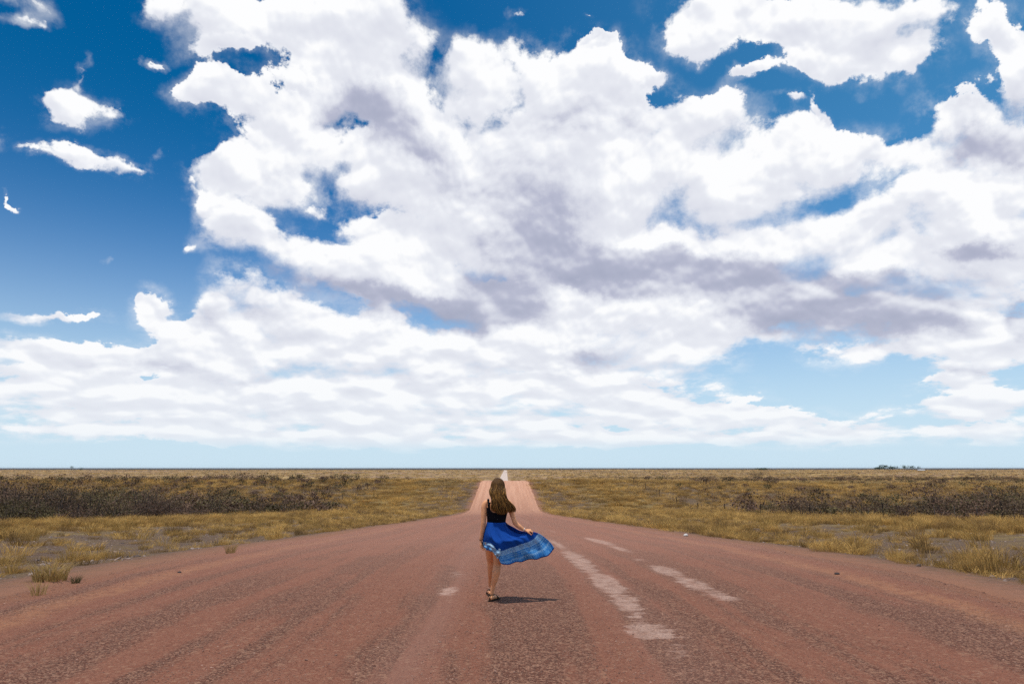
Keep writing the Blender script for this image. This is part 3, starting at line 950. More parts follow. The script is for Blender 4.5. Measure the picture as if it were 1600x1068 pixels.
# -- small growth on the gravel
def tuft(x, y, s, n, label, mat, name='grass_tuft', lean=.6, h=.4, wide=0):
    me = grass_mesh('tuft_blades', rng, n, h, .12, lean, .005, mat)
    o = bpy.data.objects.new(name, me); scene.collection.objects.link(o)
    o.location = (x, y, float(max(land(x, y), road_z(x, y))) - .01); o.scale = (s, s, s)
    if wide: o.scale = (s * wide, s * wide, s)
    return tag(o, label, 'grass tuft' if name == 'grass_tuft' else 'weed')
tuft(-6.75, 10.45, .65, 45, 'sparse straw tuft growing on the gravel at the left road edge', mat_tuft, wide=1.3)
tuft(-6.95, 11.65, .42, 90, 'small dark green weed on the gravel by the left road edge', mat_leaf, 'weed', .9)
tuft(-7.7, 12.2, .8, 150, 'big rounded straw tuft in stony ground at far left', mat_tuft, lean=.35, wide=2.6)
tuft(-6.7, 17.4, .8, 90, 'straw tuft spilling onto the left gravel edge', mat_tuft, lean=.9)

# -- stones
x, y = fan(52000, 6, 90, .5)
a = np.abs(x)
d = smooth(8.2, 9.5, a) * (1 - smooth(22, 27, a)) * smooth(-.4, .5, clump(x, y, 4.2, 4))
keep = rs.random_sample(len(x)) < d
x, y = x[keep], y[keep]
s = np.exp(rs.normal(-3.55, .50, len(x)))
scatter('rubble', pts3(x, y, -.005), np.stack([s, s, s], -1), col_stone, ('pale broken stones strewn over the mauve soil beside road', 'stones'), tilt=.3)
x, y = fan(150000, 4.2, 26, .45, margin=1.0, k=.8)
keep = (np.abs(x) < 7.4)
lanew = waves(x + .4 * waves(x, y, 7, 1, 4), y * .03, 3.2, 3, 7)
keep &= rs.random_sample(len(x)) < .15 + .6 * smooth(-.35, .35, lanew) + .3 * np.exp(-((np.abs(x) - 6.2) / .5) ** 2)
for (q0, q1, q2, q3, q4) in PATCHES:
    keep &= (((x - q0) / (q2 * 1.5)) ** 2 + ((y - q1) / (q3 * 1.4)) ** 2 > 1) | (rs.random_sample(len(x)) > .8)
x, y = x[keep], y[keep]
s = np.exp(rs.normal(-5.2, .38, len(x)))
P3 = np.stack([x, y, road_z(x, y) + s * .1], -1)
scatter('gravel', P3, np.stack([s, s, s], -1), col_peb, ('loose tan and dark gravel lying on the red road', 'gravel'), tilt=.3)
print('pebbles', len(x))

# one white stone on the right road edge
def stone(name, x, y, s, label, mat):
    bm = bmesh.new(); bmesh.ops.create_icosphere(bm, subdivisions=2, radius=1)
    for v in bm.verts:
        v.co *= 1 + .22 * mnoise.noise(v.co * 1.7 + Vector((x, y, 0)))
        v.co = Vector((v.co.x * 1.2, v.co.y * .9, v.co.z * .6)) * s
    me = bpy.data.meshes.new(name); bm.to_mesh(me); bm.free(); me.materials.append(mat)
    o = bpy.data.objects.new(name, me); scene.collection.objects.link(o)
    o.location = (x, y, float(max(land(x, y), road_z(x, y))) + s * .3); o.rotation_euler.z = x
    return tag(o, label, 'stone')
white = simple_mat('white_stone', (.6, .55, .5), vary=.15)
dark = simple_mat('dark_stone', (.055, .045, .045), vary=.3)
stone('stone', 7.45, 29.0, .11, 'single white stone at the right edge of the gravel road', white)
stone('stone', -5.9, 13.0, .03, 'small dark stone on the gravel near the left road edge', dark)
stone('stone', 5.9, 12.6, .04, 'small dark stone in the gravel ridge right of the woman', dark)

# ------------------------------------------------------------------ fences
mat_post = simple_mat('rusty_post', (.030, .020, .018), vary=.3, scale=6)
mat_wire = simple_mat('fence_wire', (.16, .15, .145), .5, .1)

def tube(V, F, pts, r, n=6, cap=True):
    """Round bar through pts; r may be one radius or one per point."""
    pts = [Vector(p) for p in pts]
    rr = r if hasattr(r, '__len__') else [r] * len(pts)
    base = len(V); prev = None
    for i, p in enumerate(pts):
        d = (pts[min(i + 1, len(pts) - 1)] - pts[max(i - 1, 0)]).normalized()
        s = d.orthogonal().normalized() if prev is None else (prev - d * prev.dot(d)).normalized()
        prev = s; t = d.cross(s)
        for k in range(n):
            a = 6.28318 * k / n
            V.append(tuple(p + (s * math.cos(a) + t * math.sin(a)) * rr[i]))
    for i in range(len(pts) - 1):
        for k in range(n):
            F.append((base + i * n + k, base + i * n + (k + 1) % n, base + (i + 1) * n + (k + 1) % n, base + (i + 1) * n + k))
    if cap:
        F.append(tuple(base + k for k in reversed(range(n))))
        e = base + (len(pts) - 1) * n
        F.append(tuple(e + k for k in range(n)))

def fence(sx, y0, n, label, extra=()):
    """Posts of rail iron every 17 m, thin droppers between, five strands."""
    X0 = sx * 39.0
    root = bpy.data.objects.new('wire_fence', None); scene.collection.objects.link(root)
    root.location = (X0, y0, float(land(X0, y0)))
    tag(root, label, 'fence')
    V, F = [], []; tube(V, F, [(0, 0, -.4), (0, 0, 1.6)], .065, 6)
    post = raw_mesh('post', V, F, [mat_post])
    V, F = [], []; tube(V, F, [(0, 0, 0), (0, 0, 1.2)], .014, 5)
    drop = raw_mesh('dropper', V, F, [mat_wire])
    base = root.location
    ys = [y0 + 17.3 * k for k in range(n)] + list(extra)
    for yy in ys:
        o = bpy.data.objects.new('post', post); scene.collection.objects.link(o); o.parent = root
        o.location = (0, yy - y0, float(land(X0, yy)) - base.z)
        o.rotation_euler = (rng.uniform(-.03, .03), rng.uniform(-.03, .03), 0)
    nd = 0
    for k in range(n - 1):
        for j in range(1, 6):
            yy = y0 + 17.3 * (k + j / 6)
            o = bpy.data.objects.new('dropper', drop); scene.collection.objects.link(o); o.parent = root
            o.location = (0, yy - y0, float(land(X0, yy)) - base.z + .1)
    for h in (.25, .5, .75, 1.0, 1.28):
        pts = [(0.06, q - y0, float(land(X0, q)) - base.z + h) for q in np.arange(y0, y0 + 17.3 * (n - 1) + .1, 17.3 / 3)]
        V, F = [], []; tube(V, F, pts, .004, 4)
        mesh_obj('wire', V, F, mat_wire, root)
fence(1, 37.4, 11, 'wire fence on thin dark posts crossing scrub right of road')
fence(-1, 30.0, 10, 'wire fence on thin dark posts in scrub left of road', extra=(124.5, 120.5))

# ------------------------------------------------------------------ the homestead on the skyline
def far_tree(x, y, w, h, label, group=None, mat=mat_tree_far, bare=.18):
    z = float(land(x, y))
    (lv, lf), _u = bush_parts(rng, w, h * .78, 420, w * .075, lobes=9, gap=.1)
    lv = [v + Vector((0, 0, h * .24)) for v in lv]
    root = bpy.data.objects.new('tree', None); scene.collection.objects.link(root); root.location = (x, y, z)
    mesh_obj('crown', lv, lf, mat, root)
    V, F = [], []
    tube(V, F, [(0, 0, -.5), (w * .02, 0, h * .2), (-w * .02, w * .02, h * .5)], [w * .03, w * .024, w * .01], 6)
    for k in range(4):
        a = k * 1.6
        tube(V, F, [(w * .015, 0, h * .25), (w * .2 * math.cos(a), w * .2 * math.sin(a), h * .6)], [w * .015, w * .006], 5)
    mesh_obj('trunk', V, F, mat_stem, root)
    return tag(root, label, 'tree', group)
HY = 2750
def hx(px_):                      # bearing of the homestead trees, as metres right of the road at that distance
    return px_
far_tree(1490, HY, 34, 13, 'leftmost green tree of the homestead grove on right horizon')
far_tree(1517, HY + 10, 38, 19, 'largest green tree of the homestead grove on right horizon')
far_tree(1546, HY + 4, 32, 15, 'right-hand green tree of the close homestead grove on horizon')
far_tree(1592, HY, 22, 20, 'rounded green tree standing left of the white farmhouse')
far_tree(1616, HY - 10, 24, 19, 'rounded green tree standing right behind the white farmhouse')
far_tree(1662, HY + 20, 14, 17, 'slender lone tree right of the homestead on the horizon')
far_tree(1050, HY + 60, 40, 8, 'low dark green thicket tree on horizon right of the far road')
far_tree(-1705, 2750, 14, 19, 'taller of two small trees on the left horizon')
far_tree(-1668, 2750, 12, 13, 'shorter of two small trees on the left horizon')

house = bpy.data.objects.new('farmhouse', None); scene.collection.objects.link(house)
house.location = (1622, HY - 60, float(land(1622, HY - 60)))
tag(house, 'tiny white farmhouse with pale roof among horizon trees at right', 'house')
mw = simple_mat('whitewash', (.78, .76, .72), vary=.05); mr = simple_mat('tin_roof', (.55, .56, .57), .5, .1); mg = simple_mat('window_glass', (.06, .07, .08), .2, .1)
L_, D_, H_ = 26, 10, 3.4
V = [(-L_/2, -D_/2, 0), (L_/2, -D_/2, 0), (L_/2, D_/2, 0), (-L_/2, D_/2, 0), (-L_/2, -D_/2, H_), (L_/2, -D_/2, H_), (L_/2, D_/2, H_), (-L_/2, D_/2, H_), (-L_/2, 0, H_ + 2.2), (L_/2, 0, H_ + 2.2)]
mesh_obj('wall', V, [(0, 1, 5, 4), (1, 2, 6, 9, 5), (2, 3, 7, 6), (3, 0, 4, 8, 7)], mw, house)
V = [(-L_/2 - .6, -D_/2 - .6, H_ - .1), (L_/2 + .6, -D_/2 - .6, H_ - .1), (L_/2 + .6, 0, H_ + 2.5), (-L_/2 - .6, 0, H_ + 2.5), (L_/2 + .6, D_/2 + .6, H_ - .1), (-L_/2 - .6, D_/2 + .6, H_ - .1)]
mesh_obj('roof', V, [(0, 1, 2, 3), (3, 2, 4, 5)], mr, house)
for k in range(4):
    wx = -9 + 6 * k
    V = [(wx - .8, -D_/2 - .05, 1.0), (wx + .8, -D_/2 - .05, 1.0), (wx + .8, -D_/2 - .05, 2.4), (wx - .8, -D_/2 - .05, 2.4)]
    mesh_obj('window', V, [(0, 1, 2, 3)], mg, house)

# ------------------------------------------------------------------ the walking woman
# Local metres: x to the right, y away from the viewer, z up; origin under her supporting foot.
WX, WY = -0.181, 9.95
wz = float(road_z(WX, WY))

def skin_like(name, col, sss=.0, rough=.5):
    m, g, b = new_mat(name, rough, .35)
    tc = g.node('ShaderNodeTexCoord')
    n = g.noise(tc.outputs['Object'], 9, 4, .6)
    g.put(b.inputs['Base Color'], g.mix(n, tuple(c * .86 for c in col), tuple(min(1, c * 1.12) for c in col)))
    b.inputs['Subsurface Weight'].default_value = sss
    b.inputs['Subsurface Radius'].default_value = (1.0, .35, .15)
    b.inputs['Subsurface Scale'].default_value = .012
    return m
mat_skin = skin_like('tanned_skin', (.80, .365, .170))
mat_black = simple_mat('black_jersey', (.006, .006, .010), .85, .3, 30, .1)

def loft(V, F, rings, n=20, cap=True):
    """rings: (x, y, z, rx, ry[, tx, ty]) ellipses stacked mostly upward; closed ends."""
    base = len(V)
    for rg in rings:
        x, y, z, rx, ry = rg[:5]
        for k in range(n):
            a = 6.28318 * k / n
            V.append((x + rx * math.cos(a), y + ry * math.sin(a), z))
    for i in range(len(rings) - 1):
        for k in range(n):
            F.append((base + i * n + k, base + i * n + (k + 1) % n, base + (i + 1) * n + (k + 1) % n, base + (i + 1) * n + k))
    if cap:
        F.append(tuple(base + k for k in reversed(range(n))))
        e = base + (len(rings) - 1) * n
        F.append(tuple(e + k for k in range(n)))

def limb(V, F, pts, n=14):
    """pts: ((x, z), y, radius) joints of a tapering limb."""
    P = [Vector((p[0][0], p[1], p[0][1])) for p in pts]
    rr = [p[2] for p in pts]
    # finer path through the joints
    Q, RR = [], []
    for i in range(len(P) - 1):
        p0 = P[max(i - 1, 0)]; p1 = P[i]; p2 = P[i + 1]; p3 = P[min(i + 2, len(P) - 1)]
        for s in range(4):
            t = s / 4
            Q.append(.5 * ((2 * p1) + (p2 - p0) * t + (2 * p0 - 5 * p1 + 4 * p2 - p3) * t * t + (3 * p1 - p0 - 3 * p2 + p3) * t ** 3))
            u = t * t * (3 - 2 * t)
            RR.append(rr[i] * (1 - u) + rr[i + 1] * u)
    Q.append(P[-1]); RR.append(rr[-1])
    tube(V, F, Q, RR, n)
    for c, r in ((Q[0], RR[0]), (Q[-1], RR[-1])):
        ball(V, F, c, (r, r, r))

def ball(V, F, c, r, nu=12, nv=8):
    base = len(V)
    for i in range(nv + 1):
        th = math.pi * i / nv
        for k in range(nu):
            a = 6.28318 * k / nu
            V.append((c[0] + r[0] * math.sin(th) * math.cos(a), c[1] + r[1] * math.sin(th) * math.sin(a), c[2] + r[2] * math.cos(th)))
    for i in range(nv):
        for k in range(nu):
            F.append((base + i * nu + k, base + (i + 1) * nu + k, base + (i + 1) * nu + (k + 1) % nu, base + i * nu + (k + 1) % nu))

def xz(x, z):
    return (x, z)

TORSO = [  # (x, z), y, half width, half depth : hips to shoulders
    ((0.023, 0.729), .005, .130, .110), ((0.027, 0.807), .0, .145, .120), ((0.040, 0.902), .0, .142, .112), ((0.053, 0.989), .01, .132, .098),
    ((0.062, 1.059), .015, .122, .088), ((0.066, 1.129), .01, .130, .092), ((0.071, 1.200), .0, .144, .100), ((0.075, 1.261), .0, .158, .098),
    ((0.075, 1.306), .0, .165, .085), ((0.075, 1.337), .0, .140, .068), ((0.075, 1.359), .0, .085, .060), ((0.077, 1.381), .0, .056, .055)]

def body():
    V, F = [], []
    loft(V, F, [(p[0], y, p[1], rx, ry) for (p, y, rx, ry) in TORSO], 28)
    limb(V, F, [((0.077, 1.359), .0, .058), ((0.080, 1.412), .008, .050), ((0.081, 1.465), .02, .052)])          # neck
    hx_, hz_ = 0.081, 1.541
    ball(V, F, (hx_, .025, hz_ + .012), (.074, .092, .098), 18, 12)                                                # skull
    ball(V, F, (hx_ + .006, .065, hz_ - .045), (.055, .055, .062), 14, 10)                                         # jaw
    ball(V, F, (hx_ + .012, .125, hz_ - .012), (.012, .022, .022), 10, 8)                                          # nose
    ball(V, F, (hx_ + .010, .108, hz_ - .052), (.022, .012, .008), 10, 6)                                          # lips
    for s in (-1, 1):
        ball(V, F, (hx_ + s * .074, .02, hz_ - .008), (.010, .017, .030), 10, 8)                                   # ears
        ball(V, F, (hx_ + s * .028, .100, hz_ + .022), (.022, .014, .008), 8, 6)                                   # brows
    for s in (-1, 1):                                                                                              # buttocks
        ball(V, F, (TORSO[1][0][0] + s * .060, -.040, TORSO[1][0][1] - .005), (.070, .070, .085), 14, 10)
        ball(V, F, (TORSO[6][0][0] + s * .062, .088, TORSO[6][0][1] + .005), (.058, .050, .055), 14, 10)           # bust
    # left arm hanging, hand resting on the skirt
    limb(V, F, [((-0.080, 1.319), 0, .046), ((-0.105, 1.284), -.005, .047), ((-0.113, 1.191), -.02, .041), ((-0.118, 1.077), -.03, .036), ((-0.121, 1.033), -.03, .036),
                ((-0.129, 0.955), -.025, .035), ((-0.147, 0.859), -.02, .025), ((-0.154, 0.807), -.015, .021)])
    # right arm out to the side, forearm low, fist in the cloth
    limb(V, F, [((0.229, 1.319), 0, .046), ((0.259, 1.279), -.005, .047), ((0.280, 1.191), -.025, .040), ((0.311, 1.094), -.05, .035), ((0.333, 1.046), -.055, .036),
                ((0.383, 1.002), -.06, .033), ((0.437, 0.966), -.06, .024), ((0.464, 0.952), -.06, .021)])
    # legs: right leg carries, left leg is a stride ahead
    limb(V, F, [((0.090, 0.781), -.01, .088), ((0.088, 0.677), -.015, .082), ((0.083, 0.556), -.01, .062), ((0.076, 0.471), -.005, .053),
                ((0.066, 0.394), -.022, .056), ((0.048, 0.309), -.020, .048), ((0.022, 0.198), -.005, .032), ((0.010, 0.131), .0, .029), ((0.007, 0.084), .005, .031)])
    limb(V, F, [((-0.013, 0.781), .02, .072), ((-0.023, 0.677), .06, .071), ((-0.024, 0.574), .13, .060), ((-0.018, 0.496), .19, .052),
                ((-0.016, 0.428), .215, .054), ((-0.018, 0.343), .25, .045), ((-0.024, 0.249), .31, .030), ((-0.028, 0.190), .345, .027), ((-0.027, 0.148), .36, .029)])
    # feet: heel, arch, ball, five toes each
    def foot(px_, py_, heel, toe_dir, lift):
        t = Vector((math.sin(toe_dir), math.cos(toe_dir), 0)); sd_ = Vector((t.y, -t.x, 0))
        H = Vector((px_, py_, lift))
        path = [(-.045, .034, .030), (.0, .040, .034), (.05, .034, .032), (.10, .024, .036), (.145, .018, .042)]
        for (a, z, r) in path:
            c = H + t * a; ball(V, F, (c.x, c.y, c.z + z), (r, r * 1.1, min(r, z + .004)), 12, 8)
        for i in range(len(path) - 1):
            a0, z0, r0 = path[i]; a1, z1, r1 = path[i + 1]
            c = H + t * ((a0 + a1) / 2); ball(V, F, (c.x, c.y, c.z + (z0 + z1) / 2), ((r0 + r1) / 2,) * 2 + (min(r0, (z0 + z1) / 2),), 12, 8)
        for k, (w_, ln, r) in enumerate([(-.030, .050, .013), (-.012, .048, .009), (.003, .042, .0085), (.017, .034, .008), (.030, .025, .0075)]):
            s_ = w_ if heel > 0 else -w_
            b0 = H + t * .15 + sd_ * s_; b1 = H + t * (.15 + ln) + sd_ * s_ * 1.08
            tube(V, F, [(b0.x, b0.y, b0.z + .014), (b1.x, b1.y, b1.z + .010)], [r, r * .8], 8)
            ball(V, F, (b1.x, b1.y, b1.z + .010), (r * .85,) * 3, 8, 6)
    foot(FEET[0][0], FEET[0][1], 1, FEET[0][2], FEET[0][3])
    foot(FEET[1][0], FEET[1][1], -1, FEET[1][2], FEET[1][3])
    # hands
    def hand(wrist, dirn, side, curl, palm_n, sc=1.0, spread=.0):
        """Palm, four unequal bent fingers and a thumb leaving its side."""
        d = Vector(dirn).normalized(); nrm = Vector(palm_n); nrm = (nrm - d * nrm.dot(d)).normalized(); s_ = d.cross(nrm) * side
        W = Vector(wrist)
        for a, r in ((.015, .021), (.035, .026), (.055, .029), (.075, .030)):
            for q in (-.5, 0, .5):
                c = W + d * a * sc + s_ * q * r * 1.1
                ball(V, F, c, (r * .62,) * 3, 8, 6)
        for q, ln, r in ((-.030, .064, .0080), (-.010, .072, .0085), (.010, .067, .0082), (.029, .053, .0072)):
            p = W + d * .078 + s_ * q; ang = curl * .35; pts = [p - d * .02, p]
            for seg in (.45, .32, .23):
                v = d * math.cos(ang) + nrm * math.sin(ang) + s_ * q * spread * 8
                p = p + v.normalized() * ln * seg; pts.append(p); ang += curl
            tube(V, F, [tuple(v) for v in pts], [r * 1.05, r * 1.05, r, r * .95, r * .8], 8)
            ball(V, F, pts[-1], (r * .8,) * 3, 8, 6)
        p = W + d * .022 - s_ * .022; v1 = (d * .7 - s_ * .65 + nrm * .35).normalized(); v2 = (d * .9 - s_ * .15 + nrm * (.25 + curl * .3)).normalized()
        pts = [p, p + v1 * .036, p + v1 * .036 + v2 * .032, p + v1 * .036 + v2 * .056]
        tube(V, F, [tuple(v) for v in pts], [.0135, .0115, .0095, .0075], 8)
        ball(V, F, pts[-1], (.0075,) * 3, 8, 6)
    lx, lz = -0.154, 0.807
    hand((lx, -.015, lz), (.10, -.02, -1), 1, .55, (1, -.25, 0))
    rx_, rz_ = 0.464, 0.952
    hand((rx_, -.06, rz_), (1, .05, -.10), 1, 1.05, (0, .25, -1))
    return V, F

rf = (0.008, 0.080); lf_ = (-0.025, 0.148)
FEET = [(rf[0] + .0, .0, .42, .012), (lf_[0], .375, -.10, .012)]
V, F = body()
raw = raw_mesh('body', V, F, [mat_skin])
tmp = bpy.data.objects.new('body', raw); scene.collection.objects.link(tmp)
md = tmp.modifiers.new('r', 'REMESH'); md.mode = 'VOXEL'; md.voxel_size = .0052; md.use_smooth_shade = True
ms = tmp.modifiers.new('s', 'SMOOTH'); ms.factor = .5; ms.iterations = 4
dg = bpy.context.evaluated_depsgraph_get()
me = bpy.data.meshes.new_from_object(tmp.evaluated_get(dg))
bpy.data.objects.remove(tmp)
me.name = 'person'; me.materials.clear(); me.materials.append(mat_skin)
person = bpy.data.objects.new('person', me); scene.collection.objects.link(person)
person.location = (WX, WY, wz)
tag(person, 'woman walking away down the road in black top, holding out her wind-blown blue skirt', 'person')

def part(name, V, F, mat, smooth_shade=True):
    o = mesh_obj(name, V, F, mat, person, smooth_shade)
    return o

# eyes
mw_ = simple_mat('eye_white', (.7, .68, .66), .3, .02); 
hx_, hz_ = 0.081, 1.541
for s in (-1, 1):
    V, F = [], []; ball(V, F, (hx_ + .006 + s * .028, .104, hz_ + .008), (.012, .010, .008)); part('eye', V, F, mw_)

# black tank top: follows the torso 6 mm off it, scooped low at the back, two straps
def torso_at(z):
    zs = [t[0][1] for t in TORSO]
    out = []
    for i in range(4):
        vals = [(t[0][0], t[1], t[2], t[3])[i] for t in TORSO]
        out.append(float(np.interp(z, zs, vals)))
    return out
zlo, zhi = (0.067, 1.007)[1], (0.075, 1.332)[1]
z_armpit = (0.075, 1.257)[1]; z_back = (0.075, 1.191)[1]; z_front = (0.075, 1.235)[1]
NA, NZ = 144, 110
V, F, ok = [], [], []
for i in range(NZ):
    z = zlo + (zhi - zlo) * i / (NZ - 1)
    cx, cy, rx, ry = torso_at(z)
    off = .007
    for k in range(NA):
        a = 6.28318 * k / NA
        # let the cloth span the bust and the hollow of the back
        bust = .05 * max(0, math.sin(a)) ** 3 * math.exp(-((z - TORSO[6][0][1]) / .07) ** 2)
        V.append((cx + (rx + off) * math.cos(a), cy + (ry + off + bust) * math.sin(a), z))
def allowed(a, z):
    c, s = math.cos(a), math.sin(a)
    if z <= z_back - .01: return True
    ac = abs(c)
    if z < z_armpit and s < 0:                    # back panel: low scoop between straps
        lim = z_back + max(0, (ac - .30)) ** 1.6 * .30
        return z < lim or (.62 < ac < .84)
    if z < z_armpit and s >= 0:
        return z < z_front + max(0, ac - .2) * .1 or True
    return .60 < ac < .80                         # straps
for i in range(NZ - 1):
    for k in range(NA):
        a = 6.28318 * (k + .5) / NA; z = zlo + (zhi - zlo) * (i + .5) / (NZ - 1)
        if allowed(a, z):
            F.append((i * NA + k, i * NA + (k + 1) % NA, (i + 1) * NA + (k + 1) % NA, (i + 1) * NA + k))
top = part('tank_top', V, F, mat_black)
sol = top.modifiers.new('thickness', 'SOLIDIFY'); sol.thickness = .004; sol.offset = 0
for s in (-1, 1):
    V, F = [], []
    zt = (0.075, 1.353)[1]; zb = (0.075, 1.288)[1]
    cx = TORSO[9][0][0]
    pts = [(cx + s * .118, -.088, zb - .02), (cx + s * .124, -.080, zb + .025), (cx + s * .130, -.040, zt + .006), (cx + s * .130, .0, zt + .014), (cx + s * .126, .045, zt - .002), (cx + s * .115, .085, zb)]
    tube(V, F, pts, .014, 8)
    V = [(v[0], v[1], v[2]) for v in V]
    o = mesh_obj('strap', V, F, mat_black, top, True)

# skirt: one closed loop of cloth from the waist; the wind carries its right side far out
m, g, b = new_mat('blue_skirt_cloth', .8, .15)
uvn = g.node('ShaderNodeUVMap'); uvn.uv_map = 'cloth'
U_, V_, _z = g.sep(uvn.outputs[0])
tcn = g.node('ShaderNodeTexCoord')
nn = g.noise(tcn.outputs['Object'], 14, 4, .6)
cr_ = g.noise(g.comb(g.m('MULTIPLY', U_, 60), g.m('MULTIPLY', V_, 9), 0), 1.0, 4, .65)
navy = g.mix(nn, (.005, .055, .31), (.009, .105, .50))
sky_ = g.mix(g.step(cr_, .35, .65), (.025, .21, .60), (.13, .42, .78))
pale = g.mix(g.step(cr_, .3, .7), (.20, .48, .80), (.50, .72, .90))
vj = g.m('ADD', V_, g.m('MULTIPLY', g.m('SUBTRACT', nn, .5), .012))
vj = g.m('ADD', vj, g.m('MULTIPLY_ADD', U_, .13, -.095))
c = g.mix(g.step(vj, .66, .672), navy, pale)
# printed border: a chain of small lozenges inside the pale band, thin stripes below it, ticks at the hem
lz_ = g.m('SUBTRACT', g.m('ABSOLUTE', g.m('SUBTRACT', g.m('FRACT', g.m('MULTIPLY', U_, 46)), .5)), g.m('MULTIPLY', g.m('ABSOLUTE', g.m('SUBTRACT', vj, .715)), 12))
band = g.m('MULTIPLY', g.step(g.m('ABSOLUTE', g.m('SUBTRACT', vj, .715)), .028, .034, 1, 0), g.step(g.m('ABSOLUTE', lz_), .07, .12, 1, 0))
c = g.mix(g.m('MULTIPLY', band, .6), c, (.03, .17, .50))
c = g.mix(g.step(vj, .765, .775), c, sky_)
for v0, w_ in ((.80, .006), (.84, .005), (.90, .006)):
    c = g.mix(g.m('MULTIPLY', g.step(g.m('ABSOLUTE', g.m('SUBTRACT', vj, v0)), w_, w_ + .006, .7, 0), g.step(cr_, .35, .5)), c, (.30, .56, .82))
tick = g.m('MULTIPLY', g.step(g.m('FRACT', g.m('ADD', g.m('MULTIPLY', U_, 44), g.m('MULTIPLY', nn, 2))), .5, .7), g.m('MULTIPLY', g.step(vj, .895, .90), g.step(vj, .925, .93, 1, 0)))
c = g.mix(g.m('MULTIPLY', tick, .75), c, (.40, .64, .85))
c = g.mix(g.step(V_, .982, .988), c, (.006, .06, .30))
c = g.mix(g.step(U_, -.01, 0, 1, 0), c, g.mix(g.step(cr_, .4, .6), (.30, .55, .78), (.62, .78, .88)))
g.put(b.inputs['Base Color'], c)
tr = g.node('ShaderNodeBsdfTranslucent'); g.put(tr.inputs[0], c)
mx = g.node('ShaderNodeMixShader'); mx.inputs[0].default_value = .28
o_ = [q for q in g.t.nodes if q.type == 'OUTPUT_MATERIAL'][0]
g.t.links.new(b.outputs[0], mx.inputs[1]); g.t.links.new(tr.outputs[0], mx.inputs[2]); g.t.links.new(mx.outputs[0], o_.inputs[0])
bp = g.node('ShaderNodeBump'); bp.inputs['Strength'].default_value = .5; bp.inputs['Distance'].default_value = .01
g.put(bp.inputs['Height'], cr_); g.t.links.new(bp.outputs[0], b.inputs['Normal'])
mat_skirt = m

def curve_eval(pts, n):
    """Catmull-Rom through pts, n samples even in length."""
    P = [np.array(p, float) for p in pts]
    out = []
    for i in range(len(P) - 1):
        p0, p1, p2, p3 = P[max(i - 1, 0)], P[i], P[i + 1], P[min(i + 2, len(P) - 1)]
        for t in np.linspace(0, 1, 24, endpoint=False):
            out.append(.5 * (2 * p1 + (p2 - p0) * t + (2 * p0 - 5 * p1 + 4 * p2 - p3) * t * t + (3 * p1 - p0 - 3 * p2 + p3) * t ** 3))
    out.append(P[-1]); out = np.array(out)
    L = np.concatenate([[0], np.cumsum(np.linalg.norm(np.diff(out, axis=0), axis=1))])
    s = np.linspace(0, L[-1], n)
    return np.stack([np.interp(s, L, out[:, k]) for k in range(3)], -1)

def p3(p, y):
    return (p[0], y, p[1])
NU, NV = 120, 60
left = [p3((-0.069, 1.059), .0), p3((-0.099, 0.955), .0), p3((-0.121, 0.859), .0), p3((-0.130, 0.781), -.01), p3((-0.116, 0.707), -.02)]
right_b = [p3((0.193, 1.059), .01), p3((0.216, 0.989), -.01), p3((0.292, 0.932), -.03), p3((0.401, 0.900), -.05), p3((0.518, 0.915), -.06), p3((0.572, 0.928), -.05),
           p3((0.662, 0.902), -.02), p3((0.752, 0.841), .02), p3((0.832, 0.767), .03), p3((0.881, 0.698), .03)]
hem_b = [left[-1], p3((-0.048, 0.699), -.10), p3((0.023, 0.681), -.16), p3((0.082, 0.617), -.18), p3((0.131, 0.526), -.20), p3((0.194, 0.500), -.17), p3((0.283, 0.518), -.12), p3((0.373, 0.525), -.15),
         p3((0.462, 0.543), -.09), p3((0.561, 0.560), -.11), p3((0.660, 0.569), -.05), p3((0.758, 0.594), -.04), p3((0.831, 0.637), .01), right_b[-1]]
waist_b = [p3((-0.067, 1.059), .0), p3((-0.033, 1.057), -.075), p3((0.062, 1.055), -.098), p3((0.157, 1.057), -.075), p3((0.193, 1.059), .01)]
def coons(top_, bot, lef, rig, nu, nv):
    T, B = curve_eval(top_, nu), curve_eval(bot, nu)
    Lc, Rc = curve_eval(lef, nv), curve_eval(rig, nv)
    u = np.linspace(0, 1, nu)[None, :, None]; v = np.linspace(0, 1, nv)[:, None, None]
    S = (1 - v) * T[None] + v * B[None] + (1 - u) * Lc[:, None] + u * Rc[:, None]
    S = S - ((1 - u) * (1 - v) * T[0] + u * (1 - v) * T[-1] + (1 - u) * v * B[0] + u * v * B[-1])
    return S, u[..., 0], v[..., 0]
S, u, v = coons(waist_b, hem_b, left, right_b, NU, NV)
edge = np.sin(np.pi * np.clip(u, 0, 1))
# cloth lies over the seat, then falls into folds that fan out from waist and hand
S[..., 1] -= .11 * edge ** .32 * np.exp(-((v - .48) / .34) ** 2) * np.exp(-((u - .25) / .36) ** 2)
fold = np.sin(u * 31 + 2.2 * np.sin(v * 3 + u * 5)) * .024 + np.sin(u * 57 + 4 * v + 1) * .010 + np.sin(u * 13 - 6 * v) * .02 * v
S[..., 1] += fold * v ** 1.2 * edge ** .5
S[..., 1] += .016 * np.sin((v * 2.2 - u * 1.1) * 9) * smooth(.35, .7, u) * edge * v
S[..., 2] += .006 * np.sin(u * 40) * v ** 3 * edge
back = S
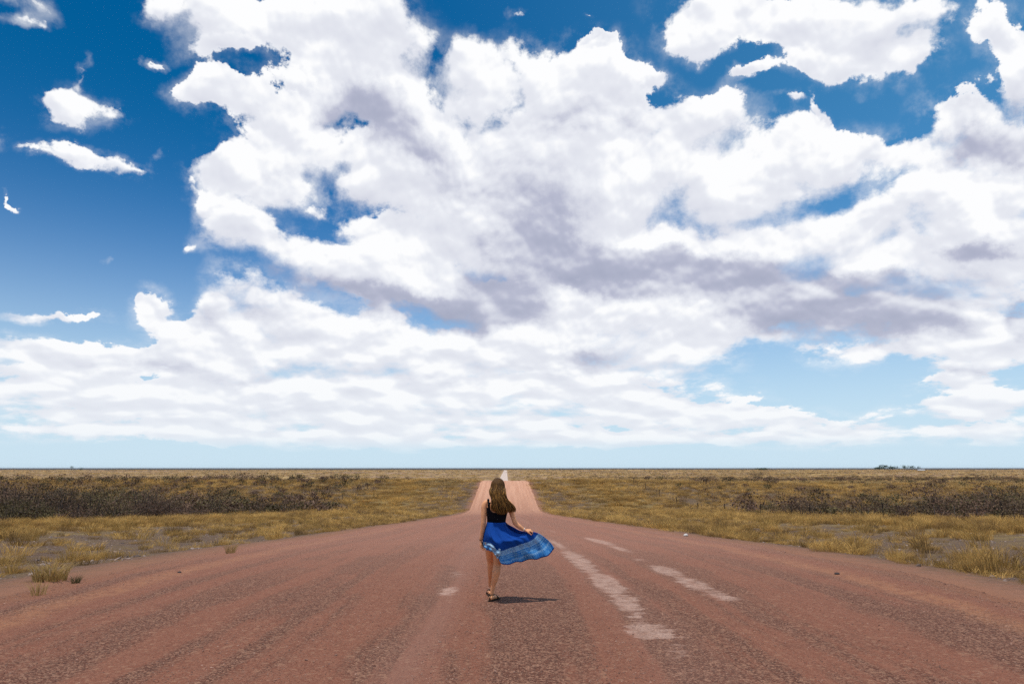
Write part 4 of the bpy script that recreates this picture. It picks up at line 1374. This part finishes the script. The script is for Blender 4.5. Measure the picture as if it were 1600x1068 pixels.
# far side of the loop: round her front, its edge riding a little above the near one at the hand
right_f = [right_b[0], p3((0.229, 1.020), .08), p3((0.311, 0.976), .10), p3((0.392, 0.937), .06), p3((0.482, 0.924), .0), p3((0.572, 0.923), -.04)] + right_b[6:]
hem_f = [left[-1], p3((-0.076, 0.729), .12), p3((0.014, 0.746), .24), p3((0.131, 0.729), .27), p3((0.283, 0.694), .24), p3((0.463, 0.659), .18), p3((0.660, 0.642), .12), right_b[-1]]
waist_f = [waist_b[0], p3((-0.033, 1.063), .085), p3((0.062, 1.065), .112), p3((0.157, 1.063), .085), waist_b[-1]]
Sf, u2, v2 = coons(waist_f, hem_f, left, right_f, NU, NV)
e2 = np.sin(np.pi * u2)
Sf[..., 1] += .10 * e2 * np.exp(-((v2 - .45) / .3) ** 2) * np.exp(-((u2 - .35) / .3) ** 2) + .02 * np.sin(u2 * 33 + 1) * v2 * e2 + .03 * e2
def sheet(name, S, flip, parent, voff=0):
    nv, nu = S.shape[:2]
    o = mesh_obj(name, S.reshape(-1, 3), grid_faces(nv, nu), mat_skirt, parent, True)
    uvl = o.data.uv_layers.new(name='cloth')
    li = np.zeros(len(o.data.loops), np.int32); o.data.loops.foreach_get('vertex_index', li)
    uu = (li % nu) / (nu - 1); vv = (li // nu) / (nv - 1)
    uvl.data.foreach_set('uv', np.stack([uu, vv + voff], -1).astype(np.float32).reshape(-1))
    md = o.modifiers.new('thickness', 'SOLIDIFY'); md.thickness = .002; md.offset = 0
    return o
skirt = sheet('skirt', back, False, person)
front = sheet('skirt_front', Sf, True, skirt)
# the corner of the hem the wind has turned over: it shows the pale border
la = [p3((-0.107, 0.751), -.085), p3((-0.098, 0.729), -.12), p3((-0.071, 0.696), -.14)]
ra = [p3((0.117, 0.724), -.215), p3((0.131, 0.660), -.25), p3((0.079, 0.586), -.235)]
ta = [la[0], p3((-0.040, 0.781), -.19), p3((0.014, 0.770), -.225), p3((0.059, 0.741), -.215), ra[0]]
ba = [la[-1], p3((-0.022, 0.686), -.19), p3((0.032, 0.660), -.215), ra[-1]]
Sp, u3, v3 = coons(ta, ba, la, ra, 50, 24)
Sp[..., 1] += .020 * np.sin(u3 * 17 + v3 * 5) + .012 * np.sin(v3 * 11 - u3 * 9)
flap = sheet('turned_hem', Sp, False, skirt)
uvd = flap.data.uv_layers[0].data
for q in uvd:
    q.uv = ((-1 - q.uv[0]) if q.uv[0] > .30 + .2 * q.uv[1] else q.uv[0] * .5, .80 + .15 * q.uv[1])

# hair: a cap and about nine hundred locks falling to mid-back, lifted towards her right
m, g, b = new_mat('brown_hair', .6, .2)
at = g.node('ShaderNodeAttribute'); at.attribute_name = 'shade'
tcn = g.node('ShaderNodeTexCoord')
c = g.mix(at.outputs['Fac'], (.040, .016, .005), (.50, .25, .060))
g.put(b.inputs['Base Color'], c)
mat_hair = m
LE = [(-0.003, 1.603), (-0.027, 1.554), (-0.024, 1.474), (-0.013, 1.403), (0.000, 1.341), (0.010, 1.270), (0.025, 1.226), (0.048, 1.165)]
RE = [(0.150, 1.621), (0.179, 1.563), (0.189, 1.474), (0.207, 1.403), (0.229, 1.350), (0.279, 1.297), (0.311, 1.252), (0.324, 1.222)]
hrng = random.Random(3)
zt = (0.073, 1.650)[1]
V, F, shade_v = [], [], []
hc = (hx_, .025, hz_ + .014)
def lr(z):
    zl = [p[1] for p in LE][::-1]; zr = [p[1] for p in RE][::-1]
    return float(np.interp(z, zl, [p[0] for p in LE][::-1])), float(np.interp(z, zr, [p[0] for p in RE][::-1]))
for k in range(1700):
    s = hrng.random(); dd = hrng.random()
    a = math.pi * (1.0 + s)                 # root angle round the back of the head, left to right
    el_ = math.asin(hrng.uniform(-.05, 1.0)) if k % 3 else hrng.uniform(1.0, 1.6)
    if k % 5 == 0: a = hrng.uniform(-.35, math.pi + .35); el_ = hrng.uniform(.55, 1.5)
    rx, ry, rz = .094, .108, .106
    def on_scalp(e):
        return Vector((hc[0] + (rx + .004) * math.cos(a) * math.cos(e), hc[1] + (ry + .004) * math.sin(a) * math.cos(e), hc[2] + (rz + .004) * math.sin(e)))
    root = on_scalp(el_)
    s = .5 + .5 * math.cos(a) if True else s
    s = min(1, max(0, s + hrng.uniform(-.12, .12)))
    if k % 6 == 0: s *= hrng.random()
    zend = float(np.interp(s, [0, .25, .5, .75, 1], [(0.011, 1.261)[1], (0.057, 1.209)[1], (0.129, 1.217)[1], (0.211, 1.235)[1], (0.293, 1.244)[1]])) + (hrng.uniform(-.05, .03) if k % 4 else hrng.uniform(0, .16))
    ph = hrng.uniform(0, 6.28); fr_ = hrng.uniform(12, 20)
    back = math.sin(a) < .15
    pts = []
    e = el_; m0 = 4
    for i in range(m0):                        # hug the skull down to ear level
        pts.append(on_scalp(el_ + (0.0 - el_) * i / m0 if el_ > 0 else el_ - .02 * i))
    n = 9
    z0 = hc[2] + .0
    for i in range(0, n - m0 + 1 + 3):
        t = (i + 1) / (n - m0 + 4)
        z = z0 + (zend - z0) * t
        l, r_ = lr(z)
        x = l + (r_ - l) * s + .009 * math.sin(z * fr_ * 1.3 + ph * .5 + s * 6) * (.6 + 1.2 * t) + .016 * t * math.sin(z * 24 + s * 2)
        bulge = math.sin(min(1, t * 1.15) * 3.14)
        w_ = min(1, max(0, 1.0 - abs(2 * s - 1) ** 3))
        w_ = w_ + (1 - w_) * min(1, max(0, (t - .15) / .35))
        y = hc[1] + (-.112 - .030 * t - .012 * bulge - .022 * dd) * (.30 + .70 * w_) + .010 * math.cos(z * fr_ * .9 + ph)
        q = Vector((x, y, z))
        if not back:
            q.y = q.y * t + (1 - t) * pts[m0 - 1].y
        w2 = min(1, (i + 1) / 2.5)
        pts.append(Vector((pts[m0 - 1].x, pts[m0 - 1].y, z)).lerp(q, w2))
    n = len(pts) - 1
    r0 = hrng.uniform(.0035, .006)
    n0 = len(V)
    tube(V, F, [tuple(p) for p in pts], [r0 * (1 - .8 * (i / n) ** 2) for i in range(n + 1)], 4)
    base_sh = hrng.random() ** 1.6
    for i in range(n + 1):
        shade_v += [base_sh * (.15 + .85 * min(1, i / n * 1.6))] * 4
nst = len(V)
ball(V, F, hc, (.088, .102, .104), 20, 14)
# open the cap over the face
F = [f for f in F if not (f[0] >= nst and sum(V[i][1] for i in f) / len(f) > hc[1] + .045 and sum(V[i][2] for i in f) / len(f) < hc[2] + .055)]
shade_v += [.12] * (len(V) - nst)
hair = part('hair', V, F, mat_hair)
at_ = hair.data.attributes.new('shade', 'FLOAT', 'POINT'); at_.data.foreach_set('value', np.array(shade_v, np.float32))

# sandals and bracelets
mat_sole = simple_mat('sandal_leather', (.030, .018, .012), .7, .2)
def sandal(px_, py_, dirn, lift, label=None):
    t = Vector((math.sin(dirn), math.cos(dirn), 0)); sd_ = Vector((t.y, -t.x, 0)); H = Vector((px_, py_, 0))
    out = []
    for a, w_ in ((-.082, .012), (-.07, .030), (-.03, .036), (.03, .034), (.09, .042), (.14, .049), (.18, .045), (.208, .025), (.215, .008)):
        out.append((a, w_))
    V, F = [], []
    ringp = [H + t * a + sd_ * w_ for a, w_ in out] + [H + t * a - sd_ * w_ for a, w_ in reversed(out)]
    n = len(ringp)
    for z in (-.002, .014):
        V += [(p.x, p.y, p.z + z) for p in ringp]
    F.append(tuple(reversed(range(n)))); F.append(tuple(range(n, 2 * n)))
    F += [(k, (k + 1) % n, n + (k + 1) % n, n + k) for k in range(n)]
    so = part('sandal', V, F, mat_sole, False)
    V, F = [], []
    def arc(a0, w_, h, a1=None):
        a1 = a0 if a1 is None else a1
        pts = []
        for i in range(9):
            th = math.pi * i / 8
            p = H + t * (a0 + (a1 - a0) * i / 8) + sd_ * w_ * math.cos(th)
            pts.append((p.x, p.y, p.z + .012 + h * math.sin(th)))
        tube(V, F, pts, .0052, 6)
    arc(.12, .050, .040); arc(.085, .046, .052, .125)
    # ankle strap with the upright heel tab
    pts = []
    for i in range(13):
        th = 6.283 * i / 12
        p = H + t * (-.012 + .036 * math.cos(th)) + sd_ * .037 * math.sin(th)
        pts.append((p.x, p.y, p.z + .085))
    tube(V, F, pts, .006, 6)
    p0 = H - t * .082; p1 = H - t * .052
    tube(V, F, [(p0.x, p0.y, .01), (p0.x, p0.y, .05), (p1.x, p1.y, .09)], .007, 6)
    mesh_obj('strap', V, F, mat_sole, so, True)
sandal(FEET[0][0], FEET[0][1], FEET[0][2], 0)
sandal(FEET[1][0], FEET[1][1], FEET[1][2], 0)
def bracelet(c, axis, r, th, mat, name='bracelet'):
    ax_ = Vector(axis).normalized(); s = ax_.orthogonal().normalized(); t = ax_.cross(s); c = Vector(c)
    V, F = [], []
    tube(V, F, [tuple(c + (s * math.cos(a) + t * math.sin(a)) * r) for a in np.linspace(0, 6.283, 19)], th, 6)
    part(name, V, F, mat)
bx_, bz_ = -0.152, 0.819
bracelet((bx_, -.016, bz_), (.1, 0, -1), .0235, .004, simple_mat('dark_cord', (.03, .015, .012)))
bx_, bz_ = 0.451, 0.958
bracelet((bx_, -.06, bz_), (1, 0, -.45), .0250, .0045, simple_mat('pale_cord', (.72, .66, .60)))

# ------------------------------------------------------------------ the air over the plain
m = bpy.data.materials.new('thin_haze'); m.use_nodes = True
g = NT(m.node_tree)
pv = g.node('ShaderNodeVolumePrincipled')
pv.inputs['Color'].default_value = (.80, .88, 1.0, 1)
pv.inputs['Density'].default_value = 1.4e-5
pv.inputs['Anisotropy'].default_value = .2
ov = g.node('ShaderNodeOutputMaterial'); g.t.links.new(pv.outputs[0], ov.inputs['Volume'])
HB, HT, HR = -70.0, 24.0, 39500.0
V = [(-HR, -HR, HB), (HR, -HR, HB), (HR, HR, HB), (-HR, HR, HB), (-HR, -HR, HT), (HR, -HR, HT), (HR, HR, HT), (-HR, HR, HT)]
haze = mesh_obj('haze', V, [(3, 2, 1, 0), (4, 5, 6, 7), (0, 1, 5, 4), (1, 2, 6, 5), (2, 3, 7, 6), (3, 0, 4, 7)], m)
tag(haze, kind='stuff')
